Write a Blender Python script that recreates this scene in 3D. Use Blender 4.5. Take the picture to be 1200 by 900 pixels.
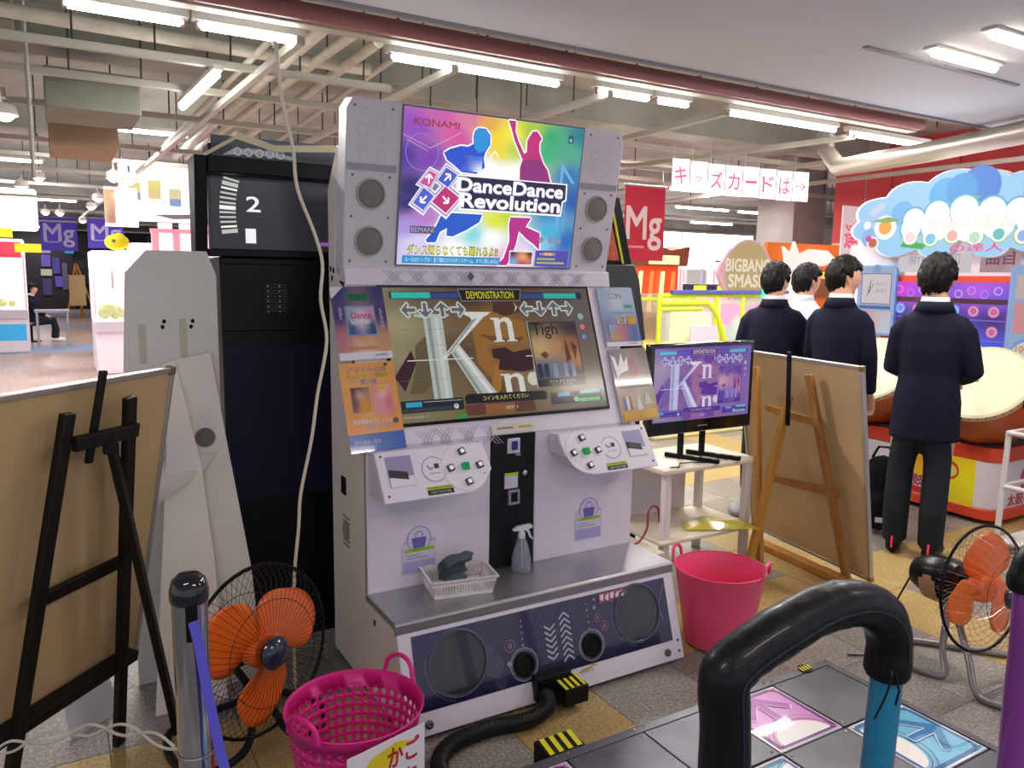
import bpy, bmesh, math, random
from mathutils import Vector, Matrix, noise
random.seed(7)
for o in list(bpy.data.objects): bpy.data.objects.remove(o)
S = bpy.context.scene
C = S.collection
PI = math.pi
def rad(a): return a*PI/180

# ---------------------------------------------------------------- camera
cam = bpy.data.cameras.new('camera'); camo = bpy.data.objects.new('camera', cam); C.objects.link(camo)
cam.sensor_fit = 'HORIZONTAL'; cam.sensor_width = 36.0; cam.lens = 914/1200*36.0; cam.clip_start = .02; cam.clip_end = 200
yaw, pitch, roll = rad(30.54), rad(7.91), rad(.86)
fw = Vector((math.sin(yaw)*math.cos(pitch), math.cos(yaw)*math.cos(pitch), -math.sin(pitch)))
r0 = Vector((math.cos(yaw), -math.sin(yaw), 0)); u0 = r0.cross(fw)
rt = math.cos(roll)*r0 + math.sin(roll)*u0; up = -math.sin(roll)*r0 + math.cos(roll)*u0
mw = Matrix((rt, up, -fw)).transposed().to_4x4(); mw.translation = Vector((0, 0, 1.53))
camo.matrix_world = mw
S.camera = camo
# ---------------------------------------------------------------- world, exposure
W = bpy.data.worlds.new('hall_ambience'); S.world = W; W.use_nodes = True
W.node_tree.nodes['Background'].inputs[0].default_value = (.76, .77, .90, 1)
W.node_tree.nodes['Background'].inputs[1].default_value = 0.68
S.view_settings.view_transform = 'Standard'; S.view_settings.look = 'None'
S.view_settings.exposure = 0.2; S.view_settings.gamma = 1.0
S.view_settings.use_curve_mapping = False
def area_light(name, loc, sx, sy, power, col=(1, .97, .93), rot=(0, 0, 0)):
    l = bpy.data.lights.new(name, 'AREA'); l.shape = 'RECTANGLE'; l.size = sx; l.size_y = sy
    l.energy = power; l.color = col
    o = bpy.data.objects.new(name, l); C.objects.link(o); o.location = loc; o.rotation_euler = rot
    return o

# ---------------------------------------------------------------- materials
def lin(c):
    c = c/255.0
    return c/12.92 if c <= .04045 else ((c+.055)/1.055)**2.4
def rgb(h):
    if isinstance(h, str): h = (int(h[0:2], 16), int(h[2:4], 16), int(h[4:6], 16))
    return (lin(h[0]), lin(h[1]), lin(h[2]), 1)
MC = {}
def mat(name, col, rough=.5, metal=0., emit=0., noise_=0., scale=30., bump=0., trans=0., alpha=1., coat=0., stretch=None, col2=None):
    if name in MC: return MC[name]
    m = bpy.data.materials.new(name); m.use_nodes = True; MC[name] = m
    nt = m.node_tree; b = nt.nodes['Principled BSDF']; c = rgb(col)
    b.inputs['Base Color'].default_value = c; b.inputs['Roughness'].default_value = rough
    b.inputs['Metallic'].default_value = metal
    if coat: b.inputs['Coat Weight'].default_value = coat; b.inputs['Coat Roughness'].default_value = .08
    if max(c[:3]) < .025 and not metal: b.inputs['Specular IOR Level'].default_value = .25
    if trans: b.inputs['Transmission Weight'].default_value = trans
    if alpha < 1: b.inputs['Alpha'].default_value = alpha
    if emit:
        b.inputs['Emission Color'].default_value = c; b.inputs['Emission Strength'].default_value = emit
    if noise_ or bump or col2:
        tc = nt.nodes.new('ShaderNodeTexCoord'); n = nt.nodes.new('ShaderNodeTexNoise')
        n.inputs['Scale'].default_value = scale; n.inputs['Detail'].default_value = 5
        src = tc.outputs['Object']
        if stretch:
            mp = nt.nodes.new('ShaderNodeMapping'); mp.inputs['Scale'].default_value = stretch
            nt.links.new(src, mp.inputs[0]); src = mp.outputs[0]
        nt.links.new(src, n.inputs[0])
        if noise_ or col2:
            r = nt.nodes.new('ShaderNodeValToRGB'); nt.links.new(n.outputs[0], r.inputs[0])
            r.color_ramp.elements[0].position = .35; r.color_ramp.elements[1].position = .65
            k = noise_
            a = tuple(x*(1-k) for x in c[:3])+(1,); d = tuple(min(1, x*(1+k)) for x in c[:3])+(1,)
            if col2: a, d = c, rgb(col2)
            r.color_ramp.elements[0].color = a; r.color_ramp.elements[1].color = d
            nt.links.new(r.outputs[0], b.inputs['Base Color'])
            if emit: nt.links.new(r.outputs[0], b.inputs['Emission Color'])
        if bump:
            bp = nt.nodes.new('ShaderNodeBump'); bp.inputs['Strength'].default_value = bump; bp.inputs['Distance'].default_value = .01
            nt.links.new(n.outputs[0], bp.inputs['Height']); nt.links.new(bp.outputs[0], b.inputs['Normal'])
    return m
def vmat(name, emit=0., rough=.35, coat=0.):
    if name in MC: return MC[name]
    m = bpy.data.materials.new(name); m.use_nodes = True; MC[name] = m
    nt = m.node_tree; b = nt.nodes['Principled BSDF']; a = nt.nodes.new('ShaderNodeVertexColor'); a.layer_name = 'Col'
    b.inputs['Roughness'].default_value = rough
    if emit < .3: nt.links.new(a.outputs[0], b.inputs['Base Color'])
    else: b.inputs['Base Color'].default_value = (.02, .02, .022, 1)
    if coat: b.inputs['Coat Weight'].default_value = coat
    if emit:
        nt.links.new(a.outputs[0], b.inputs['Emission Color']); b.inputs['Emission Strength'].default_value = emit
    return m
def granite(name, base, dark, light):
    m = bpy.data.materials.new(name); m.use_nodes = True; nt = m.node_tree; b = nt.nodes['Principled BSDF']
    g = nt.nodes.new('ShaderNodeNewGeometry'); n = nt.nodes.new('ShaderNodeTexNoise'); n.inputs['Scale'].default_value = 90; n.inputs['Detail'].default_value = 6; n.inputs['Roughness'].default_value = .8
    n2 = nt.nodes.new('ShaderNodeTexNoise'); n2.inputs['Scale'].default_value = 4; n2.inputs['Detail'].default_value = 4
    nt.links.new(g.outputs['Position'], n.inputs[0]); nt.links.new(g.outputs['Position'], n2.inputs[0])
    r = nt.nodes.new('ShaderNodeValToRGB'); nt.links.new(n.outputs[0], r.inputs[0])
    e = r.color_ramp.elements; e[0].position = .36; e[0].color = rgb(dark); e[1].position = .64; e[1].color = rgb(light)
    k = e.new(.5); k.color = rgb(base)
    mx = nt.nodes.new('ShaderNodeMixRGB'); mx.blend_type = 'MULTIPLY'; mx.inputs[0].default_value = .5
    r2 = nt.nodes.new('ShaderNodeValToRGB'); nt.links.new(n2.outputs[0], r2.inputs[0]); r2.color_ramp.elements[0].position = .3; r2.color_ramp.elements[0].color = (.62, .6, .58, 1); r2.color_ramp.elements[1].position = .65
    nt.links.new(r.outputs[0], mx.inputs[1]); nt.links.new(r2.outputs[0], mx.inputs[2]); nt.links.new(mx.outputs[0], b.inputs['Base Color'])
    b.inputs['Roughness'].default_value = .38
    return m

# ---------------------------------------------------------------- mesh helpers
class M:
    def __init__(s): s.v = []; s.f = []; s.m = []
    def add(s, vs, fs, m=0):
        k = len(s.v); s.v += [tuple(p) for p in vs]; s.f += [tuple(i+k for i in f) for f in fs]; s.m += [m]*len(fs); return s
    def box(s, x0, x1, y0, y1, z0, z1, m=0):
        vs = [(x, y, z) for z in (z0, z1) for y in (y0, y1) for x in (x0, x1)]
        return s.add(vs, [(0, 2, 3, 1), (4, 5, 7, 6), (0, 1, 5, 4), (2, 6, 7, 3), (0, 4, 6, 2), (1, 3, 7, 5)], m)
    def obox(s, c, ux, uy, uz, a, b, d, m=0):     # oriented box, half sizes a b d
        c = Vector(c); ux, uy, uz = [Vector(q).normalized() for q in (ux, uy, uz)]
        vs = [c+ux*a*i+uy*b*j+uz*d*k for k in (-1, 1) for j in (-1, 1) for i in (-1, 1)]
        return s.add(vs, [(0, 2, 3, 1), (4, 5, 7, 6), (0, 1, 5, 4), (2, 6, 7, 3), (0, 4, 6, 2), (1, 3, 7, 5)], m)
    def beam(s, p, q, w, d, m=0, side=(0, 0, 1)):      # rectangular bar from p to q, w across, d along side
        p, q = Vector(p), Vector(q); t = (q-p).normalized(); sd = Vector(side); b = t.cross(sd)
        if b.length < 1e-4: b = t.cross(Vector((1, 0, 0)))
        b.normalize(); sd = b.cross(t).normalized()
        return s.obox((p+q)/2, t, b, sd, (q-p).length/2, w/2, d/2, m)
    def prism(s, poly, fn, m=0):    # poly 2d list; fn(a,b,k) k=0/1
        n = len(poly); vs = [fn(a, b, 0) for a, b in poly]+[fn(a, b, 1) for a, b in poly]
        fs = [tuple(range(n))[::-1], tuple(range(n, 2*n))]+[(i, (i+1) % n, n+(i+1) % n, n+i) for i in range(n)]
        return s.add(vs, fs, m)
    def tube(s, pts, r, n=10, m=0, closed=False, caps=True, ell=None):
        P = [Vector(p) for p in pts]; k = len(P); rs = r if isinstance(r, (list, tuple)) else [r]*k
        T = []
        for i in range(k):
            a = P[(i-1) % k] if (i > 0 or closed) else P[i]; b = P[(i+1) % k] if (i < k-1 or closed) else P[i]
            T.append((b-a).normalized())
        u = T[0].orthogonal().normalized() if ell is None else (Vector(ell)-T[0]*T[0].dot(Vector(ell))).normalized()
        vs = []
        for i in range(k):
            u = (u-T[i]*u.dot(T[i]))
            u = u.normalized() if u.length > 1e-6 else T[i].orthogonal().normalized()
            w = T[i].cross(u)
            ra, rb = rs[i] if isinstance(rs[i], (tuple, list)) else (rs[i], rs[i])
            vs += [P[i]+u*math.cos(2*PI*j/n)*ra+w*math.sin(2*PI*j/n)*rb for j in range(n)]
        fs = []
        for i in range(k if closed else k-1):
            a, b = i*n, ((i+1) % k)*n
            fs += [(a+j, a+(j+1) % n, b+(j+1) % n, b+j) for j in range(n)]
        if caps and not closed: fs += [tuple(range(n))[::-1], tuple(range((k-1)*n, k*n))]
        return s.add(vs, fs, m)
    def lathe(s, prof, c=(0, 0, 0), n=24, m=0, ax=(0, 0, 1), caps=False):
        ax = Vector(ax).normalized(); u = ax.orthogonal().normalized(); w = ax.cross(u); c = Vector(c); k = len(prof)
        if abs(ax.z) > .99: u, w = Vector((1, 0, 0)), Vector((0, 1, 0))
        vs = [c+ax*z+u*r*math.cos(2*PI*j/n)+w*r*math.sin(2*PI*j/n) for r, z in prof for j in range(n)]
        fs = [(i*n+j, i*n+(j+1) % n, (i+1)*n+(j+1) % n, (i+1)*n+j) for i in range(k-1) for j in range(n)]
        if caps: fs += [tuple(range(n))[::-1], tuple(range((k-1)*n, k*n))]
        return s.add(vs, fs, m)
    def cyl(s, p, q, r, n=16, m=0): return s.tube([p, q], r, n, m)
    def ball(s, c, r, n=12, m=0, ax=None):
        rx, ry, rz = r if isinstance(r, (tuple, list)) else (r, r, r); c = Vector(c); k = n//2+1; vs = []
        for i in range(k):
            th = PI*i/(k-1); z = math.cos(th); q = max(math.sin(th), 1e-3)
            for j in range(n):
                a = 2*PI*j/n; vs.append(c+Vector((rx*q*math.cos(a), ry*q*math.sin(a), rz*z)))
        fs = [(i*n+j, (i+1)*n+j, (i+1)*n+(j+1) % n, i*n+(j+1) % n) for i in range(k-1) for j in range(n)]
        fs += [tuple(range(n)), tuple(range((k-1)*n, k*n))[::-1]]
        return s.add(vs, fs, m)
    def build(s, name, mats, parent=None, bevel=0., smooth=True, subsurf=0, solid=0., kind=None, remesh=0., label=None, seg=2):
        me = bpy.data.meshes.new(name); me.from_pydata(s.v, [], s.f)
        if not isinstance(mats, (list, tuple)): mats = [mats]
        for q in mats: me.materials.append(q)
        if len(mats) > 1: me.polygons.foreach_set('material_index', s.m)
        bm = bmesh.new(); bm.from_mesh(me); bmesh.ops.recalc_face_normals(bm, faces=bm.faces); bm.to_mesh(me); bm.free()
        if smooth:
            me.polygons.foreach_set('use_smooth', [True]*len(me.polygons)); me.set_sharp_from_angle(angle=rad(38))
        o = bpy.data.objects.new(name, me); C.objects.link(o)
        if parent is not None: o.parent = parent
        if solid: q = o.modifiers.new('solid', 'SOLIDIFY'); q.thickness = solid
        if remesh:
            q = o.modifiers.new('remesh', 'REMESH'); q.mode = 'VOXEL'; q.voxel_size = remesh; q.use_smooth_shade = True
            q = o.modifiers.new('relax', 'SMOOTH'); q.factor = .5; q.iterations = 3
        if bevel: q = o.modifiers.new('bevel', 'BEVEL'); q.width = bevel; q.segments = seg; q.limit_method = 'ANGLE'; q.angle_limit = rad(40)
        if subsurf: q = o.modifiers.new('sub', 'SUBSURF'); q.levels = q.render_levels = subsurf
        if kind: o['kind'] = kind
        if label: o['label'] = label
        return o
def thing(name, label, cat, loc=(0, 0, 0), rotz=0., group=None):
    o = bpy.data.objects.new(name, None); C.objects.link(o); o.empty_display_size = .1
    o.location = loc; o.rotation_euler = (0, 0, rotz); o['label'] = label; o['category'] = cat
    if group: o['group'] = group
    return o
def tag(o, label, cat, group=None, loc=None):
    o['label'] = label; o['category'] = cat
    if group: o['group'] = group
    if loc: o.location = loc
    return o
def struct(o): o['kind'] = 'structure'; return o
def dup(root, loc=None, label=None, rotz=None):
    r = root.copy(); C.objects.link(r)
    if loc is not None: r.location = loc
    if rotz is not None: r.rotation_euler = (0, 0, rotz)
    if label: r['label'] = label
    for ch in list(root.children):
        c = ch.copy(); C.objects.link(c); c.parent = r
        for g in list(ch.children):
            d = g.copy(); C.objects.link(d); d.parent = c
    return r
def smooth(pts, n=6):
    P = [Vector(p) for p in pts]; r = []
    for i in range(len(P)-1):
        for k in range(n):
            t = k/n; a, b, c, d = [P[min(max(j, 0), len(P)-1)] for j in (i-1, i, i+1, i+2)]
            r.append(.5*((2*b)+(c-a)*t+(2*a-5*b+4*c-d)*t*t+(3*b-a-3*c+d)*t**3))
    return r+[P[-1]]
def text_geo(body, off=0.):
    cu = bpy.data.curves.new('t', 'FONT'); cu.body = body; cu.size = 1; cu.offset = off; cu.resolution_u = 3
    ob = bpy.data.objects.new('t', cu); me = bpy.data.meshes.new_from_object(ob)
    vs = [v.co.copy() for v in me.vertices]; fs = [tuple(p.vertices) for p in me.polygons]
    bpy.data.objects.remove(ob); bpy.data.curves.remove(cu); bpy.data.meshes.remove(me)
    return vs, fs
class Pr:       # a flat print: s right 0..1, t down 0..1, on a sheet w by h metres
    def __init__(s, w, h, eps=.00035): s.w, s.h, s.e = w, h, eps; s.v = []; s.f = []; s.c = []; s.L = 0
    def _a(s, vs, fs, cols, lay=None):
        if lay is None: s.L += 1; lay = s.L
        k = len(s.v); s.v += [(a, b, lay) for a, b in vs]
        for f in fs:
            s.f.append(tuple(i+k for i in f)); s.c.append([cols[i] for i in f] if isinstance(cols, list) else [cols]*len(f))
    def poly(s, pts, col, lay=None): s._a(pts, [tuple(range(len(pts)))], rgb(col), lay)
    def rect(s, x0, y0, x1, y1, col, lay=None): s.poly([(x0, y0), (x1, y0), (x1, y1), (x0, y1)], col, lay)
    def disc(s, cx, cy, r, col, n=24, a0=0):
        k = s.w/s.h; s.poly([(cx+r*math.cos(a0+2*PI*i/n), cy+r*k*math.sin(a0+2*PI*i/n)) for i in range(n)], col)
    def ring(s, cx, cy, r, w, col, n=28):
        k = s.w/s.h; vs = []
        for i in range(n):
            a = 2*PI*i/n; c, d = math.cos(a), math.sin(a); vs += [(cx+(r-w)*c, cy+(r-w)*k*d), (cx+r*c, cy+r*k*d)]
        s._a(vs, [(2*i, 2*i+1, (2*i+3) % (2*n), (2*i+2) % (2*n)) for i in range(n)], rgb(col))
    def line(s, p, q, w, col):
        k = s.w/s.h; dx, dy = q[0]-p[0], (q[1]-p[1])/k; L = math.hypot(dx, dy); nx, ny = -dy/L*w/2, dx/L*w/2*k
        s.poly([(p[0]+nx, p[1]+ny), (q[0]+nx, q[1]+ny), (q[0]-nx, q[1]-ny), (p[0]-nx, p[1]-ny)], col)
    def path(s, pts, w, col, closed=False):
        for a, b in zip(pts, pts[1:]+([pts[0]] if closed else [])): s.line(a, b, w, col)
    def grow(s, pts, k, col):
        cx = sum(p[0] for p in pts)/len(pts); cy = sum(p[1] for p in pts)/len(pts)
        s.poly([(cx+(x-cx)*k, cy+(y-cy)*k) for x, y in pts], col)
    def grad(s, pts, nx=20, ny=14, pw=2.5, box=(0, 0, 1, 1)):
        P = [(x, y, rgb(c)) for x, y, c in pts]; vs = []; cs = []
        for j in range(ny+1):
            for i in range(nx+1):
                x = box[0]+(box[2]-box[0])*i/nx; y = box[1]+(box[3]-box[1])*j/ny; tw = 0; a = [0, 0, 0]
                for px, py, c in P:
                    w = 1/((x-px)**2+(y-py)**2+1e-4)**(pw/2); tw += w
                    for q in range(3): a[q] += c[q]*w
                vs.append((x, y)); cs.append((a[0]/tw, a[1]/tw, a[2]/tw, 1))
        s._a(vs, [(j*(nx+1)+i, j*(nx+1)+i+1, (j+1)*(nx+1)+i+1, (j+1)*(nx+1)+i) for j in range(ny) for i in range(nx)], cs)
    def text(s, body, x0, y0, x1, y1, col, off=0., fit=True, quad=None):
        vs, fs = text_geo(body, 0)
        if not vs: return
        ex = off*.62
        ax, bx = min(v.x for v in vs), max(v.x for v in vs); ay, by = min(v.y for v in vs), max(v.y for v in vs)
        kx, ky = (x1-x0)/(bx-ax), (y1-y0)/(by-ay); n = 1 if ex < .003 else (4 if ex < .024 else 10)
        for i in range(n):      # emboldening by small shifts
            a = 2*PI*(i+.5)/n; dx, dy = (ex*math.cos(a), ex*math.sin(a)) if n > 1 else (0, 0)
            s._a([(x0+(v.x-ax+dx)*kx, y1-(v.y-ay+dy)*ky) for v in vs], fs, rgb(col), None if i == 0 else s.L+.09*i)
    def build(s, name, parent, o, u=(1, 0, 0), v=(0, 0, 1), mt=None, lift=.0006, label=None, curve=None):
        o = Vector(o); u = Vector(u).normalized(); v = Vector(v).normalized(); n = u.cross(v)
        e = min(s.e, .0028/max(s.L, 1))
        co = [o+u*(a*s.w)-v*(b*s.h)+n*(lift+l*e) for a, b, l in s.v]
        me = bpy.data.meshes.new(name); me.from_pydata(co, [], s.f); me.materials.append(mt or vmat('printed_ink'))
        at = me.color_attributes.new('Col', 'FLOAT_COLOR', 'CORNER'); buf = []
        for c in s.c:
            for q in c: buf += q
        at.data.foreach_set('color', buf)
        # make every face look outwards
        me.update(); bm = bmesh.new(); bm.from_mesh(me)
        for f in bm.faces:
            if f.normal.dot(n) < 0: f.normal_flip()
        bm.to_mesh(me); bm.free()
        ob = bpy.data.objects.new(name, me); C.objects.link(ob)
        if parent is not None: ob.parent = parent
        if label: ob['label'] = label
        return ob

white_pl = mat('white_laminate', 'E6E0EC', .38, noise_=.03, scale=6)  # white, with the lavender of the shaded front put into its colour
cream = mat('warm_lit_side_laminate', 'EFE8DC', .45, noise_=.03, scale=5)  # same white cabinet; warm light on its side painted in as cream
blackm = mat('black_powder_coat', '0E0E12', .5, bump=.05, scale=300)
blackp = mat('black_plastic', '0C0C10', .28)
steel = mat('brushed_steel', '9A989C', .32, 1., noise_=.12, scale=8, stretch=(1, 40, 40))
chrome = mat('chrome', 'D8D8DC', .08, 1.)
galv = mat('galvanised_metal', 'B4B2AC', .45, .6, noise_=.1, scale=4)
ink = vmat('printed_ink', rough=.45); glossy = vmat('glossy_print', rough=.2, coat=.6)
lit = vmat('backlit_print', emit=.86, rough=.2); lit2 = vmat('lit_screen', emit=.54, rough=.14); glow = vmat('bright_backlit_print', emit=.85, rough=.4)
tubeglow = mat('fluorescent_glow', 'FFFCF6', .5, emit=22.)
lampglow = mat('lamp_glow', 'FFFAF0', .5, emit=12.)
# ================================================================ SETTING
g1 = granite('grey_granite', '8A8480', '5A5450', 'BDB6AE'); g2 = granite('grey_granite_light', '98928C', '625C58', 'CCC6BE')
ye = granite('tan_granite', 'B89C64', '8C7244', 'D8C088')
floor_m = granite('floor_grout', '6A645C', '504A44', '80786E')
fl = struct(M().box(-6, 24, -3, 46, -.08, -.007).build('floor', floor_m, smooth=False))
aisle = M().box(-6, 24, 5.9, 46, -.007, -.002).build('aisle_floor', mat('pink_wood_floor', 'B4988E', .3, noise_=.12, scale=3, stretch=(6, .6, 1)), fl)
for y0, y1 in ((16.6, 18.4), (23.4, 24.8), (30, 32)): M().box(-3, 6, y0, y1, -.002, .001).build('blue_stripe', mat('blue_floor_stripe', '8796B4', .4), fl)
TP = .3945
def tile_mesh(m_, nm):
    q = M(); a = TP/2-.0012; b = a-.0015
    q.add([(-a, -a, -.007), (a, -a, -.007), (a, a, -.007), (-a, a, -.007), (-a, -a, -.0012), (a, -a, -.0012), (a, a, -.0012), (-a, a, -.0012), (-b, -b, 0), (b, -b, 0), (b, b, 0), (-b, b, 0)],
          [(8, 9, 10, 11)]+[(i, (i+1) % 4, 4+(i+1) % 4, 4+i) for i in range(4)]+[(4+i, 4+(i+1) % 4, 8+(i+1) % 4, 8+i) for i in range(4)])
    o = q.build(nm, m_, fl, smooth=False); me = o.data; bpy.data.objects.remove(o); return me
TM = [tile_mesh(g1, 'tile_a'), tile_mesh(g2, 'tile_b'), tile_mesh(ye, 'tile_c')]
for j in range(-2, 11):
    for i in range(-3, 15):
        x = .08+TP*(i+.5); y = 1.45+TP*(j+.5)
        if x*x+y*y > 54 or (x < y*.0-.75) or x > 2.9*y+1.2 and y > 0: pass
        me = TM[2] if (j in (2, 7) or i in (3, 8, 13)) else TM[(i*7+j*3) % 2]
        o = bpy.data.objects.new('tile', me); C.objects.link(o); o.parent = fl; o.location = (x, y, random.uniform(-.0005, .0003))

conc = mat('stained_concrete', 'AEB2AC', .9, noise_=.22, scale=1.3, bump=.4)
ce = struct(M().box(-8, 24, 3.32, 46, 3.35, 3.5).build('ceiling', conc, smooth=False))
for y in (6.6, 10.5, 14.7, 19, 25.4, 30, 36):      # concrete downstand beams
    M().box(-8, 24, y, y+.35, 3.08, 3.35).build('downstand_beam', conc, ce, smooth=False)
soff = struct(M().box(-6, 14, -3, 3.17, 2.6, 2.66).build('ceiling', mat('soffit_paint', 'ECF0FF', .7, noise_=.02, scale=.8), smooth=False))
M().box(-6, 14, 3.17, 3.2, 2.585, 2.7).build('soffit_edge', mat('soffit_edge_metal', '8C8A90', .5), soff, smooth=False)
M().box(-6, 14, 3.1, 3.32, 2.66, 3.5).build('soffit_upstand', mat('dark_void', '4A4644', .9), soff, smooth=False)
chn = mat('ceiling_channel_paint', 'C2C0B4', .55, noise_=.06, scale=3)
for i, (y, x0, x1) in enumerate(((5.14, -2, 2.05), (5.93, -2, 7.5), (7.07, -2, 8.5), (7.9, 2.2, 12), (9.0, -2, 3), (10.2, -2, 14), (11.6, -2, 3), (12.6, 2, 16), (13.6, -2, 3), (16, -2, 18), (19.5, -3, 22), (24, -3, 22), (29, -3, 22))):
    M().box(x0, x1, y-.022, y+.022, 2.74, 2.785).build('channel', chn, ce, bevel=.004)
for x0, y0, x1, y1 in ((1.2, 4.25, .70, 22), (2.12, 4.3, 2.16, 11.2), (2.55, 6.0, 2.7, 9.5), (3.26, 4.3, 3.3, 9.5), (4.32, 4.3, 4.62, 9), (5.9, 4.4, 5.2, 9), (6.95, 4.5, 6.9, 12), (8.2, 3.9, 8.5, 12)):
    M().beam((x0, y0, 2.73), (x1, y1, 2.73), .045, .045).build('channel', chn, ce, bevel=.004)
pipe_m = mat('cream_pipe_lagging', 'D6D0C2', .6, noise_=.08, scale=9)
for x0, y0, x1, y1, r in ((1.235, 4.6, 1.18, 10.5, .022), (1.44, 4.55, 1.40, 10.5, .036), (1.62, 4.6, 1.52, 10.5, .030), (1.80, 4.7, 1.86, 10.5, .034), (2.0, 4.7, 2.2, 9.5, .022)):
    M().tube([(x0, y0, 2.92), (x1, y1, 2.90)], r, 12).build('pipe', pipe_m, ce)
M().tube([(-2, 5.35, 2.95), (-.5, 5.36, 2.95), (.9, 5.38, 2.93), (2.0, 5.4, 2.93)], .04, 12).build('pipe', pipe_m, ce)
M().tube([(-2, 6.1, 3.0), (2.5, 6.1, 3.0)], .03, 8).build('pipe', galv, ce)
M().tube([(-2, 4.75, 2.98), (3.5, 4.75, 2.98)], .018, 8).build('pipe', galv, ce)
M().box(.04, .62, 6.2, 6.9, 2.6, 2.86).build('air_duct', mat('duct_grey_green', '8E8F80', .7, noise_=.08, scale=4), ce, bevel=.008)
M().box(.06, .55, 7.3, 8.2, 2.5, 2.84).build('air_duct', mat('duct_tan', 'B09478', .7, noise_=.1, scale=3), ce, bevel=.008)
M().box(-1.2, -.1, 5.6, 6.4, 2.95, 3.2).build('air_duct', mat('duct_grey_green', '8E8F80'), ce, bevel=.008)
q = M()
for y in (5.14, 5.93, 7.07, 9.0, 11.6, 13.6):
    for k in range(12):
        x = -1.3+k*.42+.11*(int(y*7) % 3); q.tube([(x, y, 2.78), (x+.01, y, 3.36)], .006, 5)
for k in range(16): q.tube([(-.5+k*.55, 4.15, 2.85), (-.5+k*.55, 4.15, 3.36)], .008, 5)
for k in range(20): q.tube([(2.8+k*.6, 7.9+(k % 3)*1.1, 2.75), (2.8+k*.6, 7.9+(k % 3)*1.1, 3.36)], .007, 5)
q.build('hanger_rods', mat('dark_rod', '4C4A46', .6, .5), ce, kind='stuff')
# hanging tangle of conduit near the left edge
M().tube([(-.045, 5.45, 3.3), (-.045, 5.6, 2.6), (-.05, 5.9, 2.1)], .012, 8).build('conduit', galv, ce)
M().tube([(-.30, 5.2, 3.3), (-.26, 5.6, 2.8), (-.22, 6.3, 2.62)], .02, 8).build('conduit', pipe_m, ce)
M().tube([(-1, 4.14, 2.84), (6.42, 4.14, 2.84)], .045, 12).build('pipe', mat('dull_red_pipe', 'A86E72', .5), ce)
M().box(-1, 6.42, 4.18, 4.27, 2.79, 2.83).build('channel', chn, ce, bevel=.004)
M().tube([(6.15, 4.9, 3.32), (6.12, 4.85, 2.7), (6.05, 4.65, 2.52), (5.9, 4.3, 2.5), (5.68, 3.6, 2.485), (5.5, 2.84, 2.5), (5.3, 1.8, 2.52)], .075, 14).build('air_duct', mat('silver_duct', 'BDB6AC', .35, .7), ce)
redw = mat('red_wall_paint', 'D84C54', .6)
wr = struct(M().box(9.6, 9.75, 1.2, 7.4, 2.05, 3.35).build('wall_right', redw, smooth=False))
for k in range(7): M().box(9.58, 9.6, 1.25+k*.88, 2.11+k*.88, 2.5, 3.3).build('wall_panel', redw, wr, bevel=.004)
struct(M().box(9.6, 9.75, 1.2, 7.4, 0, 2.05).build('wall_right', mat('pink_white_wall', 'E8D6DA', .6), smooth=False))
struct(M().box(-8, 24, 42, 42.3, 0, 3.4).build('wall_back', mat('far_wall_grey', '8C8894', .8, noise_=.15, scale=.6), smooth=False))
struct(M().box(-6.2, -6, 8, 42, 0, 3.4).build('wall_left', mat('left_wall_white', 'E4DEE2', .8), smooth=False))
struct(M().box(23.8, 24, 6, 42, 0, 3.4).build('wall_right', mat('left_wall_white', 'E4DEE2'), smooth=False))
col = M().box(9.49, 10.19, 8.0, 8.7, 0, 3.349).build('column', mat('bare_concrete', 'A8A6A4', .9, noise_=.14, scale=2.5, bump=.5), bevel=.01); tag(col, 'square bare concrete column rising behind the hanging paper signs', 'column')

# ================================================================ LIGHT FITTINGS
def tube_light(x0, x1, y, z, label, name='fluorescent_light', p=26, d=None, group=None):
    cx = (x0+x1)/2; t = thing(name, label, 'light', (cx, y, z), 0, group); h = (x1-x0)/2
    M().box(-h-.03, h+.03, -.028, .028, .022, .062).build('housing', mat('fitting_white', 'EDEBE6', .4), t, bevel=.004)
    M().tube([(-h, 0, 0), (h, 0, 0)], .018, 12).build('tube_lamp', tubeglow, t)
    for s_ in (-1, 1): M().box(s_*h-.012, s_*h+.012, -.014, .014, -.018, .03).build('lamp_holder', mat('holder_pink', 'C8A8A8', .5), t, bevel=.002)
    l = area_light('tube_glow', (cx, y, z-.03), 2*h, .04, p, (1, .95, .92)); return t
tube_light(.13, .635, 4.33, 2.74, 'left half of the long fluorescent tube pair at the upper left')
tube_light(.71, 1.22, 4.33, 2.74, 'right half of the long fluorescent tube pair at the upper left')
tube_light(1.73, 2.86, 4.33, 2.74, 'fluorescent tube hanging just above the dance cabinet marquee')
tube_light(3.17, 3.60, 4.33, 2.74, 'short fluorescent tube right of the marquee, nearer the cabinet')
tube_light(3.68, 3.96, 4.33, 2.74, 'shortest fluorescent tube with a black wire loop at its end')
tube_light(4.42, 5.62, 4.38, 2.75, 'fluorescent tube above the katakana paper signs, left one')
tube_light(5.85, 6.95, 4.42, 2.75, 'fluorescent tube above the column, right of the paper signs')
tube_light(6.8, 7.9, 3.80, 2.75, 'fluorescent tube at the right frame edge under the soffit')
t = thing('fluorescent_light', 'short fluorescent lamp clamped to the long rail, left of the cables', 'light', (.90, 5.6, 2.68), rad(92))
M().box(-.6, .6, -.03, .03, .02, .05).build('housing', mat('fitting_white', 'EDEBE6'), t, bevel=.004)
M().tube([(-.55, 0, 0), (.55, 0, 0)], .022, 12).build('tube_lamp', tubeglow, t)
area_light('tube_glow', (.9, 5.6, 2.64), .05, 1.1, 18)
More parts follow.
